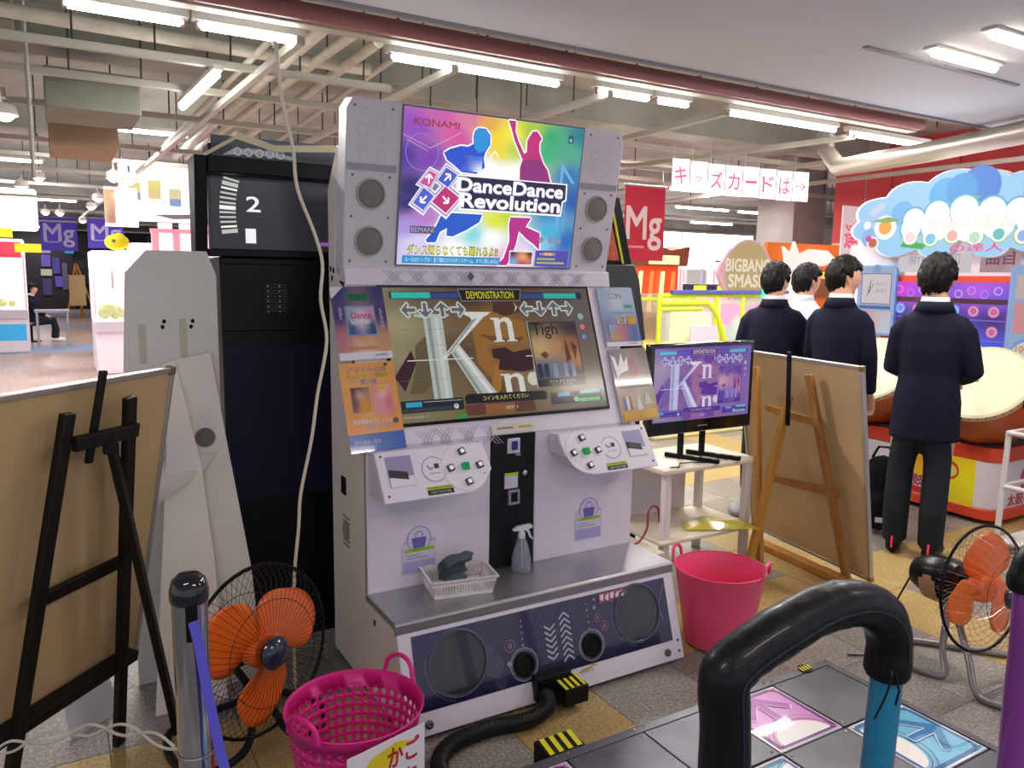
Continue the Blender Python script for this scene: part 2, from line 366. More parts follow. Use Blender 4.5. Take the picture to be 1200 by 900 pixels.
for i, (x, y, L) in enumerate(((5.3, 7.2, 1.2), (7.6, 8.6, 1.2), (9.6, 10.7, 1.3), (11.2, 10.75, 1.2), (5.6, 12, 1.2), (8.5, 14, 1.2), (12.5, 13.4, 1.3), (16, 17, 1.5), (11, 19, 1.5), (20, 21, 1.5))):
    lb = ['fluorescent tube over the red hanging banner', 'fluorescent tube half hidden behind the paper signs', 'far tube lamp left of the concrete column', 'far tube lamp touching the column edge in view'][i] if i < 4 else 'distant fluorescent tube lamp deep in the hall ceiling, '+('nearest', 'second nearest', 'third nearest', 'third farthest', 'second farthest', 'farthest')[i-4]+' of six'
    tube_light(x, x+L, y, 2.78, lb, p=45, group='distant ceiling tube lamps' if i >= 4 else None)
for i, (x, y) in enumerate(((0.2, 9.5), (-1.2, 13), (1.8, 15), (-.6, 20), (1.5, 26), (-1, 33))):
    tube_light(x, x+1.2, y, 3.0, 'distant fluorescent tube lamp over the far left aisle, '+('nearest', 'second nearest', 'third nearest', 'third farthest', 'second farthest', 'farthest')[i]+' of six', p=50, group='tube lamps over the far left aisle')
# recessed twin lamps in the soffit
for k, (x, y) in enumerate(((3.55, 2.27), (3.50, 1.98))):
    t = thing('recessed_light', ['recessed bare tube in the grey soffit, lower left of the two', 'recessed bare tube in the grey soffit at the upper right corner'][k], 'light', (x+.27, y, 2.6))
    M().box(-.29, .29, -.035, .035, -.012, -.001).build('reflector_trough', mat('fitting_white', 'EDEBE6'), t, bevel=.004)
    M().tube([(-.25, 0, -.025), (.25, 0, -.025)], .02, 12).build('tube_lamp', mat('warm_tube_glow', 'FFF2DC', .5, emit=9.), t)
    area_light('soffit_glow', (x+.27, y, 2.55), .5, .05, 14, (1, .9, .8))
M().box(3.3, 4.6, 2.42, 2.45, 2.592, 2.6).build('trim_strip', mat('soffit_edge_metal', '8C8A90'), soff)
for k, (x, y) in enumerate(((-.6, .4), (1.6, -.6), (4.2, .2))):  # unseen tubes over the camera, added to light the foreground
    t = thing('recessed_light', 'soffit tube added overhead to light the foreground, outside the view', 'light', (x, y, 2.6), 0, 'added soffit lights overhead')
    M().box(-.6, .6, -.05, .05, -.012, -.001).build('reflector_trough', mat('fitting_white', 'EDEBE6'), t)
    M().tube([(-.57, 0, -.025), (.57, 0, -.025)], .02, 10).build('tube_lamp', mat('warm_tube_glow', 'FFF2DC'), t)
    area_light('soffit_glow', (x, y, 2.54), 1.1, .08, 13, (1, .88, .8))
# spot lamps
sp = thing('spot_lamp', 'white spot lamp on the rail beside the bright billboard, nearest pair left', 'lamp', (.694, 10.2, 2.6))
M().tube([(0, 0, .14), (0, 0, .04)], .012, 8).build('stem', galv, sp)
M().lathe([(.02, .06), (.07, .03), (.085, -.04)], n=16).build('shade', mat('lamp_shade_white', 'F2F0EA', .4), sp, solid=.004)
M().ball((0, 0, -.02), .065, 12).build('bulb', lampglow, sp)
for i, (x, y, z, lb) in enumerate(((.87, 10.4, 2.6, 'white spot lamp beside the bright billboard, nearest pair right'), (.685, 13.3, 2.6, 'spot lamp further down the rail, above the billboard corner'), (.67, 15.1, 2.6, 'second spot lamp down the rail'), (.69, 19.6, 2.6, 'farthest spot lamp, just above the right purple flag'),
        (.235, 17.3, 2.6, 'spot lamp just above the left purple flag'), (-.201, 6.5, 2.6, 'large lamp at the left frame edge near the ceiling'), (-.243, 12, 2.6, 'spot lamp hanging over the yellow price board'), (-.05, 12.6, 2.78, 'spot lamp hanging from the conduit, left side'), (.0, 17.6, 2.62, 'spot lamp between the price board and the left flag'))):
    dup(sp, (x, y, z), lb)
    if i in (0, 4, 6): area_light('spot_glow', (x, y, z-.1), .15, .15, 25)
# ================================================================ DANCE GAME CABINET  (local: x from centre, y depth from front foot, z up)
dc = thing('dance_cabinet', 'big white two-player dance game cabinet with lit marquee and wide screen', 'game cabinet', (1.518, 2.18, 0))
HW = .598
side = [(.02, .02), (.77, .02), (.77, 1.84), (.655, 1.985), (.632, 1.985), (.70, 1.53), (.60, 1.50), (.585, 1.487), (.365, .915), (.385, .90), (.385, .36), (.118, .36), (.01, .03)]
for s_ in (-1, 1):
    M().prism(side, lambda a, b, k, s_=s_: (s_*(HW-.028*k), a, b)).build('side_panel', cream if s_ < 0 else white_pl, dc, bevel=.004)
M().box(-HW+.03, HW-.03, .705, .768, .02, 1.85).build('rear_body', cream, dc, bevel=.004)
for s_, x0, x1 in ((-1, -HW+.0, -.102), (1, .102, HW-.0)):
    p = M().box(x0, x1, .375, .40, .385, .93).build('front_panel', white_pl, dc, bevel=.003)
M().box(-.102, .102, .38, .42, .385, .92).build('coin_door', mat('coin_door_black', '18181C', .35), dc, bevel=.003)
cd = [o for o in bpy.data.objects if o.name == 'coin_door'][0]
M().box(-.028, .028, .368, .381, .845, .905).build('coin_slot_plate', mat('pale_plate', 'D8D2E8', .35), cd, bevel=.004)
M().box(-.012, .014, .362, .369, .86, .895).build('coin_slot', mat('slot_purple', '3A3480', .3), cd, bevel=.002)
M().box(-.004, .02, .35, .37, .838, .848).build('coin_lip', steel, cd, bevel=.002)
M().box(-.038, .022, .372, .38, .705, .765).build('coin_label', mat('pale_plate', 'D8D2E8'), cd, bevel=.002)
M().box(-.038, .022, .371, .3725, .757, .769).build('label_stripe', mat('lime_stripe', 'B8D030', .5), cd)
q = M().box(-.022, .028, .366, .38, .64, .70, 0); q.box(-.012, .018, .3645, .367, .652, .69, 1)
q.build('coin_return', [mat('return_grey', 'A8A4B0', .35, .5), blackp], cd, bevel=.003)
M().lathe([(.011, 0), (.011, .006), (.004, .008), (0.0005, .008)], (.055, .38, .76), 14, ax=(0, -1, 0)).build('key_lock', chrome, cd)
# base
def bs(z): return .005+(z-.015)/.345*.105       # front slope
q = M().prism([(bs(.02), .02), (.38, .02), (.38, .362), (bs(.362), .362)], lambda a, b, k: (HW*(1-2*k)*.999, a, b))
base = q.build('base_housing', white_pl, dc, bevel=.004)
M().prism([(.118, .362), (.385, .362), (.385, .386), (.112, .386), (.104, .378), (.104, .345), (.112, .345)], lambda a, b, k: (HW*(1-2*k)*1.008, a, b)).build('step_shelf', mat('brushed_shelf_steel', 'B4B2B8', .36, .8, noise_=.1, scale=5, stretch=(1, 30, 30)), dc, bevel=.002)
# dark printed window on the base; plane through (x, bs(z), z)
z0, z1 = .095, .332; ww = 1.10; L = math.hypot(z1-z0, bs(z1)-bs(z0)); vv = Vector((0, bs(z1)-bs(z0), z1-z0)).normalized()
P = Pr(ww, L); P.grad([(0, 0, '1C1C50'), (.3, 0, '30244A'), (.1, .9, '141440'), (.4, .3, '241C48'), (.6, .9, '1E1C3C'), (.8, .1, '28244C'), (1, 1, '14143C')], 20, 6)
P.disc(.268, .66, .035, '3A3A58'); P.disc(.255, .42, .018, '3A3A58'); P.disc(.285, .9, .022, '343450')
for cx, cy, r in ((.145, .48, .104), (.857, .44, .104)):
    P.disc(cx, cy, r*.99, '23232C', 40); P.disc(cx+.01, cy-.05, r*.66, '2A2A34', 32); P.ring(cx, cy, r, .004, '9C9CB4', 44); P.ring(cx, cy, r*.93, .0018, '5C5C78', 44)
    for a in range(26):
        t = 1.8+a*.065; k = ww/L; P.line((cx+r*1.05*math.cos(t), cy+r*1.05*k*math.sin(t)), (cx+r*1.1*math.cos(t), cy+r*1.1*k*math.sin(t)), .0018, '8080A0')
for cx, cy in ((.376, .74), (.646, .73)):
    P.disc(cx, cy, .053, '2E2E3C', 30); P.ring(cx, cy, .053, .004, '8C8CA4', 30); P.ring(cx, cy, .046, .002, '606078', 30)
for cx, cy, r in ((.332, .44, .02), (.709, .5, .017), (.684, .36, .015)): P.ring(cx, cy, r, .003, '8A5C88', 20); P.disc(cx, cy, r*.5, '7A5078', 14)
for k in range(5): P.disc(.383-.001*k, .13+.085*k, .0035+.0012*(k == 4), '8C8CA8', 10); P.disc(.645, .12+.09*k, .003+.001*(k % 2), '8C8CA8', 10)
P.disc(.322, .68, .009, '8C8CA8', 14); P.disc(.676, .2, .007, '8C8CA8', 12); P.disc(.68, .08, .005, '8C8CA8', 12)
for k in range(6):
    y = .30+k*.085
    for dx in (-1, 1): P.line((.488, y+.06), (.488+dx*.021, y-.01), .006, 'B0B0C4')
for k in range(8):
    y = .20+k*.088
    for dx in (-1, 1): P.line((.549, y-.04), (.549+dx*.021, y+.04), .006, 'B0B0C4')
P.line((.47, .0), (.40, .45), .002, '4C4C78'); P.line((.56, .0), (.50, .3), .002, '4C4C78'); P.line((.74, .85), (.80, .6), .002, '55557C'); P.line((.99, .1), (.955, .4), .002, '9090B0'); P.line((.955, .4), (.97, .7), .002, '9090B0')
P.poly([(.70, .02), (.83, .0), (.82, .12), (.76, .13), (.755, .2), (.74, .14), (.70, .17)], '9A3C58'); [P.poly([(a, .04+.03*(k % 2)), (a+.016, .03), (a+.010, .13+.02*(k % 2)), (a-.003, .11)], 'E8D8E0') for k, a in enumerate((.708, .73, .752, .775, .797))]
wn = P.build('window_print', base, (-ww/2, bs(z1)-.001, z1), (1, 0, 0), vv, glossy)
ax = Vector((1, 0, 0)).cross(vv)
for cx, cy, r in ((.376, .74, .042), (.646, .73, .042)):
    c = Vector((-ww/2+cx*ww, bs(z1), z1))-vv*cy*L
    M().lathe([(r, .002), (r, .010), (r*.8, .012), (r*.74, .006), (r*.70, .0045), (.0005, .0045)], c, 28, ax=ax).build('port_ring', mat('port_black', '040406', .6), base)
for cx, cy, r in ((.145, .48, .108), (.857, .44, .108)):
    c = Vector((-ww/2+cx*ww, bs(z1), z1))-vv*cy*L
    M().lathe([(r-.004, .004), (r-.002, .008), (r+.004, .008), (r+.005, .004)], c, 44, ax=ax).build('woofer_ring', mat('ring_grey', '5C5C6C', .3, .5), base)
for x, z in ((-.52, .055), (.515, .055)): M().lathe([(.0145, 0), (.0145, .006), (.006, .008), (.0005, .005)], (x, bs(z), z), 16, ax=ax).build('bolt', mat('bolt_grey', '6C6874', .3, .7), base)
for x in (-.575, .575):
    for z in (.05, .09): M().lathe([(.006, 0), (.005, .003), (.0005, .003)], (x, bs(z), z), 10, ax=ax).build('screw', mat('bolt_grey', '6C6874'), base)
for x in (-.5, .5):
    for y in (.12, .65): M().cyl((x, y, 0), (x, y, .025), .02, 10).build('levelling_foot', blackm, dc)
P = Pr(.08, .02); P.path([(0, .8), (.3, .4), (.5, .5), (.8, 0), (1, .2)], .07, 'B8A838'); P.text('ARS', .1, .2, .8, 1.0, 'B8A838'); P.build('scrawl', base, (.09, bs(.09)-.001, .092), (1, 0, 0), vv)
# connector box at the front with hazard stripes
def hazard(parent, x0, x1, y0, y1, z0, z1, nm='hazard_connector'):
    o = M().box(x0, x1, y0, y1, z0, z1).build(nm, blackm, parent, bevel=.004)
    P = Pr(x1-x0, y1-y0)
    for k in range(4): a = .04+k*.25; P.poly([(a, .96), (a+.13, .96), (a+.22, .04), (a+.09, .04)], 'E6E020')
    P.build('hazard_stripe', o, (x0, y1, z1), (1, 0, 0), (0, 1, 0)); return o
M().box(-.115, .03, -.012, .05, .03, .118).build('cable_entry_recess', blackm, base, bevel=.003)
hazard(dc, -.045, .055, -.085, .01, .03, .095)
# bezel around the screen: sloped slab
by = lambda z: .375+(z-.93)*.375
q = M().prism([(by(.922), .922), (by(1.50), 1.50), (by(1.50)+.03, 1.50), (by(.922)+.03, .922)], lambda a, b, k: (HW*(1-2*k)*1.0, a, b))
bez = q.build('screen_surround', white_pl, dc, bevel=.003)
sv = Vector((0, .375, 1)).normalized(); sn = Vector((1, 0, 0)).cross(sv)
SW, SH = .93, .523; zt = 1.483
M().obox(Vector((.0, by(zt), zt))-sv*(SH/2)+sn*.004, (1, 0, 0), sv, sn, SW/2+.012, SH/2+.012, .004).build('screen_frame', blackp, bez, bevel=.002)
def game_art(P, k=1.0):
    P.grad([(0, 0, '8C8460'), (.05, .3, 'B0A47C'), (.2, .1, '6E5C4C'), (.4, .1, '4A3424'), (.5, .25, '9C6C28'), (.55, .6, 'A06E24'), (.45, .8, '6A4420'), (.2, .8, '7A6A48'), (.3, .5, '5C4230'), (0, .5, 'A09874'), (.1, .95, '8A8058'), (.65, .1, '5A3A2C'), (.8, .15, '605450'), (.95, .2, '6C6460'), (.98, .6, '7C6A60'), (1, .9, '6C6A68'), (.62, .8, '8A7A60')], 26, 16)
    P.poly([(.09, .48), (.104, .578), (.042, .777), (.005, .672)], '3A1420'); P.poly([(.11, .45), (.22, .3), (.24, .6), (.12, .8), (.06, .8), (.10, .6)], '6A5C3C')
    P.poly([(.378, .284), (.465, .205), (.638, .292), (.638, .457), (.465, .464), (.432, .494), (.454, .559), (.435, .714), (.381, .6), (.379, .443)], 'A4702A')
    P.poly([(.5, .1), (.6, .12), (.63, .2), (.55, .24), (.49, .2)], '52301C'); P.poly([(.598, .12), (.615, .17), (.597, .21), (.607, .165)], 'F0EAE0')
    P.poly([(.40, .37), (.55, .42), (.63, .4), (.6, .45), (.47, .44)], '7A4C1C'); P.poly([(.455, .60), (.49, .66), (.47, .8), (.44, .86), (.43, .75)], 'B07828')
    P.poly([(.456, .495), (.522, .483), (.558, .526), (.622, .506), (.658, .508), (.642, .67), (.589, .681), (.472, .655), (.486, .577), (.454, .559)], '36141A')
    # the big serif capital K, bevelled
    A, B, D = 'C8D0C8', 'F2F4F0', '98A49C'
    P.poly([(.125, .215), (.28, .215), (.28, .232), (.248, .245), (.243, .86), (.160, .86), (.163, .245), (.125, .232)], A); P.poly([(.178, .24), (.195, .24), (.19, .86), (.176, .86)], D); P.poly([(.212, .24), (.228, .24), (.226, .86), (.212, .86)], 'DDE4DE')
    P.poly([(.35, .20), (.48, .205), (.462, .225), (.44, .245), (.236, .555), (.222, .545), (.383, .27), (.378, .245), (.35, .222)], B); P.poly([(.39, .26), (.41, .25), (.26, .51), (.235, .535)], D)
    P.poly([(.262, .506), (.306, .447), (.46, .86), (.365, .86)], A); P.poly([(.29, .49), (.303, .462), (.44, .85), (.42, .86)], B); P.poly([(.272, .515), (.283, .5), (.39, .86), (.375, .86)], D)
    def serif_n(x, y, w, h, c):
        P.poly([(x, y), (x+.36*w, y), (x+.36*w, y+.12*h), (x+.42*w, y+.05*h), (x+.6*w, y-.02*h), (x+.78*w, y+.03*h), (x+.88*w, y+.2*h), (x+.88*w, y+.93*h), (x+w, y+.96*h), (x+w, y+h), (x+.55*w, y+h), (x+.55*w, y+.96*h), (x+.66*w, y+.93*h), (x+.66*w, y+.25*h), (x+.58*w, y+.15*h), (x+.45*w, y+.17*h), (x+.36*w, y+.25*h), (x+.36*w, y+.93*h), (x+.46*w, y+.96*h), (x+.46*w, y+h), (x, y+h), (x, y+.96*h), (x+.13*w, y+.93*h), (x+.13*w, y+.1*h), (x, y+.06*h)], c)
    serif_n(.472, .25, .118, .19, 'F0F0EA'); serif_n(.477, .69, .125, .165, 'F4F4EC'); P.disc(.635, .74, .03, 'E8E2D0', 16)
    P.line((.068, .5575), (.362, .5575), .004, 'F0F0F0'); P.line((.617, .5595), (.651, .5595), .004, 'F0F0F0')
    for y in (.33, .45, .70): P.line((.02, y), (.6, y), .0012, '8C8274')
    # lane arrows
    def arr(cx, cy, d, c='DCE0E0'):
        r, k2 = .036, 16/9
        pts = [(-1, 0), (-.15, -.95), (.1, -.6), (-.2, -.3), (.9, -.3), (.9, .3), (-.2, .3), (.1, .6), (-.15, .95)]
        ca, sa = math.cos(d), math.sin(d)
        p = [(cx+r*(a*ca-b*sa), cy+r*k2*(a*sa+b*ca)) for a, b in pts]; P.poly(p, '6C6E6C'); P.path(p, .0065, c, True)
    for xs in ((.105, .177, .253, .325), (.662, .730, .803, .870)):
        for x, d in zip(xs, (0, -PI/2, PI/2, PI)): arr(x, .183, d)
    # jacket panel
    P.rect(.648, .28, .652, .82, 'C8C8C8'); P.rect(.652, .292, .905, .81, '302C30')
    P.grad([(.66, .3, '4A4438'), (.7, .5, 'D0B078'), (.78, .5, 'C09468'), (.75, .68, '6C7C9C'), (.84, .5, 'A86440'), (.89, .6, 'C8884C'), (.88, .35, '3A3040'), (.68, .7, '3C4468'), (.85, .72, '3A3444')], 12, 10, 3, (.658, .30, .90, .75))
    P.text('Tigh', .67, .30, .80, .43, '141414', .01); P.poly([(.69, .55), (.72, .53), (.735, .57), (.71, .59)], '7A3424'); P.poly([(.83, .42), (.85, .6), (.82, .63)], '5A2C20'); P.poly([(.86, .45), (.89, .5), (.87, .62)], '6A3420')
    for x in (.665, .7, .745, .80, .84): P.rect(x, .63, x+.022, .74, ('1C2030' if x < .72 else '8C96B0'))
    P.rect(.658, .752, .905, .81, '0C0C10'); P.text('ナイト オブ ナイツ', .715, .76, .845, .782, 'F0F0F0'); P.text('ビートまりお', .73, .79, .83, .803, 'C0C0C0')
    # head-up display
    P.rect(0, .0, 1, .015, '1C1C20'); P.rect(.03, .045, .345, .10, '1C2C50'); P.rect(.039, .05, .209, .095, '30D8C8')
    for k in range(14): P.line((.045+k*.0118, .095), (.052+k*.0118, .05), .0015, '1CA8A0')
    P.rect(.213, .056, .34, .096, '34508C'); P.rect(.635, .05, .965, .106, '1C2C50'); P.rect(.76, .056, .935, .10, '34C8B4'); P.rect(.638, .06, .757, .10, '34508C')
    P.poly([(.338, .025), (.645, .025), (.632, .115), (.35, .118)], '101014'); P.path([(.338, .025), (.645, .025), (.632, .115), (.35, .118)], .003, '9C9CA0', True); P.text('DEMONSTRATION', .375, .042, .605, .10, 'E8DC20', .02)
    for y, c in ((.252, '8CB4AC'), (.34, 'D05060'), (.423, '3C64B8')): P.disc(.94, y, .016, c, 16); P.ring(.94, y, .009, .003, 'E0E0E0', 14)
    P.poly([(.293, .845), (.31, .825), (.675, .838), (.691, .855), (.684, .907), (.296, .897)], '0E0E12'); P.text('コインを入れてください', .375, .848, .595, .882, 'E8E870', .01)
    P.rect(.014, .845, .285, .932, '181C24'); P.rect(.034, .856, .102, .892, '28B0DC'); P.line((.11, .86), (.28, .862), .003, 'B0B8C0'); P.rect(.02, .9, .23, .925, '343C48'); P.disc(.25, .905, .011, 'F0F0F0', 14); P.text('P', .246, .888, .254, .92, '202020')
    P.rect(.706, .862, .975, .952, '181C24'); P.rect(.743, .865, .808, .895, '28B0DC'); P.rect(.86, .855, .97, .885, '60C0B0'); P.rect(.843, .917, .967, .951, '28A040'); P.text('PASELI ONLINE', .85, .922, .96, .945, 'C0FFC0'); P.disc(.835, .925, .012, '90D8C0', 14)
    P.rect(.29, .905, .62, .985, '6A3C28'); P.rect(.38, .91, .52, .985, '9A6030'); P.rect(.246, .963, .292, .998, '28A048'); P.text('EXTRA JUDGE - 0', .02, .955, .12, .975, 'D0D0D0'); P.text('CREDIT : 0', .475, .935, .535, .955, 'E8E8E8')
P = Pr(SW, SH, .00012); game_art(P); o0 = Vector((-SW/2, by(zt), zt))+sn*.0082
P.build('game_screen', bez, o0, (1, 0, 0), sv, lit2)
# diagonal chevron print on the white surround
P = Pr(2*HW, .09); G = 'B4AEC0'
def chev(P, xs, hh=.9, c=G):
    for x in xs:
        for k in range(3): a = x+k*.012; P.path([(a, 1-.5*(1-hh)), (a+.028, .5), (a, .5*(1-hh))], .0022, c)
        for k in range(3): a = x+.05+k*.012; P.path([(a, .95), (a-.028, .5), (a, .05)], .0022, c)
P.path([(.02, .9), (.30, .9), (.33, .5), (.36, .9)], .0016, G)
chev(P, (.16, .22, .30, .38), .8); P.path([(.70, .75), (.93, .75), (.96, .3)], .0025, G); P.rect(.42, .1, .58, .55, 'DCD6C8'); P.rect(.44, .27, .50, .36, '8C887C'); P.rect(.52, .27, .57, .36, 'B8B060')
zb = zt-.523*sv.z-.022*sv.z
P.build('chevron_print', bez, (-HW, by(zb), zb), (1, 0, 0), sv)['kind'] = 'stuff'
# ledge between screen and marquee
q = M().prism([(.575, 1.487), (.585, 1.55), (.64, 1.56), (.64, 1.487)], lambda a, b, k: (HW*(1-2*k), a, b)); led = q.build('marquee_ledge', white_pl, dc, bevel=.003)
P = Pr(2*HW, .058); chev(P, (.12, .20, .29, .37, .46, .55, .64, .73, .82), .9); P.text('♦', .415, .1, .44, .7, '605C68'); P.build('chevron_print', led, (-HW, .584, 1.547), (1, 0, 0), Vector((0, .01, .063)).normalized())['kind'] = 'stuff'
# marquee: leans forward
mv = Vector((0, -.09, .60)).normalized(); mn = Vector((1, 0, 0)).cross(mv); mo = Vector((0, .605, 1.535))     # bottom centre
def mp(x, h, d=0): return mo+Vector((1, 0, 0))*x+mv*h+mn*d
MHh = .607
q = M()
out = [(-HW, 0), (HW-.004, 0), (HW+.01, .56), (HW-.012, MHh), (-HW+.02, MHh), (-HW-.003, .57)]
mq = M().prism(out, lambda a, b, k: mp(a, b, -.09*k)).build('marquee_housing', mat('marquee_grey', 'DDD8E0', .45, noise_=.03, scale=5), dc, bevel=.005)
PW, PHh = .785, .565; px0 = -.393
M().obox(mp(0, .032+PHh/2, .003), (1, 0, 0), mv, mn, PW/2+.006, PHh/2+.006, .003).build('poster_frame', mat('frame_grey', '77747C', .4, .3), mq, bevel=.002)
P = Pr(PW, PHh, .00025)
P.grad([(.0, .3, '4A2C98'), (.06, .12, '9048B8'), (.19, .015, 'C85CA8'), (.04, .6, '2A2470'), (.06, .5, '241C68'), (.15, .3, '7A3CB0'), (.28, .15, 'D850A0'), (.34, .02, 'D878A0'), (.33, .25, 'B03C9C'), (.44, .05, 'E8A848'), (.5, .13, 'F4DC20'), (.58, .08, 'F4E83C'), (.52, .22, 'F0D82C'), (.69, .05, 'A8C838'), (.60, .2, 'B8D850'), (.8, .09, '2CA870'), (.78, .2, '34B078'), (.9, .15, '48A888'), (.98, .05, '207C90'), (.94, .35, '2878B0'), (.98, .5, '1C58A8'), (.97, .8, '2868B8'),
        (.53, .36, 'FFFFFF'), (.45, .33, 'FFFFFF'), (.62, .34, 'FFFFFF'), (.5, .42, 'FFFFFF'), (.82, .6, '3090C8'), (.85, .75, '40B0D8'), (.52, .68, 'E0E828'), (.58, .65, 'C0D840'), (.40, .78, '80D8DC'), (.34, .73, 'E8F4FC'), (.5, .8, 'FFFFFF'), (.3, .9, 'FFFFFF'), (.1, .85, 'D8D0F4'), (.06, .75, 'A890D8'), (.12, .68, 'B878C8'), (.7, .9, 'F0D8F0'), (.6, .95, 'F4B0D8'), (.9, .95, '5858B8'), (.8, .83, '88C8E8')], 44, 32, 3.2)
P.ring(.10, .27, .085, .004, '8C78D8', 40); P.line((0, .17), (.14, .24), .003, 'C8A0E0'); P.line((.14, .24), (.3, .12), .003, 'D8A8D8'); P.line((.02, .2), (.13, .26), .0015, 'F0D0F0')
P.poly([(.882, .237), (.979, .385), (.955, .385), (.90, .30), (.90, .7), (.882, .7)], '70A8E0'); P.poly([(.905, .34), (.95, .41), (.92, .41)], '3078C0'); P.line((.93, .42), (.93, .74), .003, '70C0E8')
for k in range(4): P.line((.62+k*.012, .26), (.70+k*.012, .10), .0018, 'E8F080')
P.path([(.465, .26), (.487, .215), (.51, .26)], .008, 'F8F8D8')
def fig(pts, c, glowc='FFFFFF'):
    P.path(pts, .014, glowc, True); P.poly(pts, c)
fig([(.367, .099), (.385, .08), (.425, .079), (.453, .117), (.455, .178), (.433, .23), (.426, .268), (.436, .33), (.391, .377), (.312, .374), (.265, .33), (.23, .304), (.212, .259), (.243, .231), (.299, .205), (.337, .206), (.365, .184), (.361, .136)], '2450D0')
P.poly([(.367, .102), (.385, .085), (.425, .084), (.449, .12), (.449, .178), (.43, .22), (.40, .24), (.37, .21), (.365, .15)], '2890D8'); P.grad([(.39, .25, '2868D8'), (.3, .3, '2038B8'), (.42, .37, 'F0F4FF'), (.33, .37, '3060D0')], 6, 5, 2.5, (.31, .26, .42, .365))
fig([(.265, .645), (.443, .644), (.428, .697), (.362, .753), (.286, .802), (.252, .798), (.253, .747), (.216, .775), (.197, .846), (.15, .848), (.144, .83), (.178, .777), (.202, .713), (.218, .662)], '2058C8')
fig([(.548, .006), (.589, .005), (.591, .073), (.612, .132), (.652, .214), (.666, .2), (.663, .125), (.679, .085), (.69, .06), (.715, .055), (.731, .075), (.748, .10), (.735, .13), (.74, .19), (.769, .264), (.80, .31), (.828, .401), (.768, .407), (.639, .407), (.634, .305), (.645, .253), (.591, .135), (.569, .064)], 'C02878')
P.poly([(.655, .255), (.745, .24), (.766, .27), (.80, .33), (.82, .40), (.645, .40), (.64, .31)], '8C2C78')
fig([(.605, .651), (.728, .648), (.70, .712), (.789, .752), (.796, .875), (.759, .835), (.711, .797), (.662, .746), (.65, .841), (.627, .937), (.606, .99), (.548, .99), (.584, .939), (.61, .816), (.599, .698)], 'B82888')
P.text('KONAMI', .052, .062, .283, .104, '98203C', .018)
# logo: four arrow tiles and two lines of lettering
dia = [([(.142, .381), (.18, .401), (.149, .489), (.096, .464)], 'D04890', -PI/2), ([(.229, .353), (.289, .395), (.243, .479), (.188, .436)], '4458C8', -PI/4), ([(.117, .492), (.171, .542), (.122, .638), (.068, .594)], '4C60CC', 3*PI/4), ([(.228, .475), (.306, .542), (.241, .647), (.164, .579)], 'C02870', PI/4)]
for d, c, a in dia: P.grow(d, 1.5, 'F4F0FF')
for d, c, a in dia: P.grow(d, 1.28, '181440')
for d, c, a in dia: P.grow(d, 1.2, 'E0D8F8')
for d, c, a in dia:
    P.poly(d, c); cx = sum(p[0] for p in d)/4; cy = sum(p[1] for p in d)/4; ln = .022; k = PW/PHh; ca, sa = math.cos(a), math.sin(a)
    R_ = lambda x, y: (cx+ln*(x*ca-y*sa), cy+ln*k*(x*sa+y*ca))
    P.line(R_(-1, 0), R_(.9, 0), .009, 'FFFFFF'); P.line(R_(.1, -.85), R_(.95, 0), .009, 'FFFFFF'); P.line(R_(.1, .85), R_(.95, 0), .009, 'FFFFFF')
T1 = (.297, .408, .905, .495); T2 = (.318, .508, .895, .598)
P.poly([(.288, .39), (.93, .392), (.935, .51), (.915, .525), (.91, .625), (.31, .622), (.305, .51), (.285, .50)], 'FFFFFF')
P.poly([(.293, .398), (.922, .40), (.926, .503), (.906, .518), (.902, .612), (.318, .61), (.314, .503), (.292, .495)], '1C1840')
for T, b in ((T1, 'DanceDance'), (T2, 'Revolution')):
    P.text(b, T[0]+.003, T[1]+.006, T[2]+.003, T[3]+.008, '8C84C0', .03)
for T, b in ((T1, 'DanceDance'), (T2, 'Revolution')): P.text(b, T[0], T[1], T[2], T[3], 'FFFFFF', .05)
P.rect(.058, .742, .187, .79, '504868'); P.text('BEMANI', .064, .75, .182, .782, 'A8A0C0', .02)
P.text('ダンス知らなくても踊れるよ!!', .05, .865, .545, .93, '302808', .05); P.text('ダンス知らなくても踊れるよ!!', .053, .87, .541, .925, 'F0E810', .012)
P.rect(.025, .938, .563, .99, '2890C8'); P.text('ルールはシンプル！足で踏むだけのダンスゲーム。すぐに楽しめるよ', .04, .948, .555, .98, 'F0F8FF')
P.rect(.616, .883, .76, .987, 'F0E8F0'); P.grad([(.63, .9, '402838'), (.7, .93, 'F0A060'), (.69, .98, 'C03050'), (.75, .9, '301C28'), (.64, .97, '70B0E0')], 6, 5, 3, (.622, .892, .754, .98))
P.rect(.774, .876, .98, .99, '5048A8'); P.text('e-amusement', .80, .89, .9, .91, 'F0C080'); P.rect(.785, .93, .9, .945, 'A8B060'); P.rect(.785, .958, .96, .973, 'A8B060'); P.rect(.83, .89, .88, .912, 'E8A878')
for x in (.80, .86, .91): P.disc(x, .80, .016, '9088A8', 14)
P.rect(.908, .06, .938, .11, '284858'); P.ring(.923, .062, .010, .003, '284858', 12); P.rect(.915, .078, .931, .1, '88B8B0')
P.build('marquee_poster', mq, mp(px0, .032+PHh, .006), (1, 0, 0), mv, lit)
grl = mat('speaker_cloth', '94908C', .8, bump=.6, scale=900)
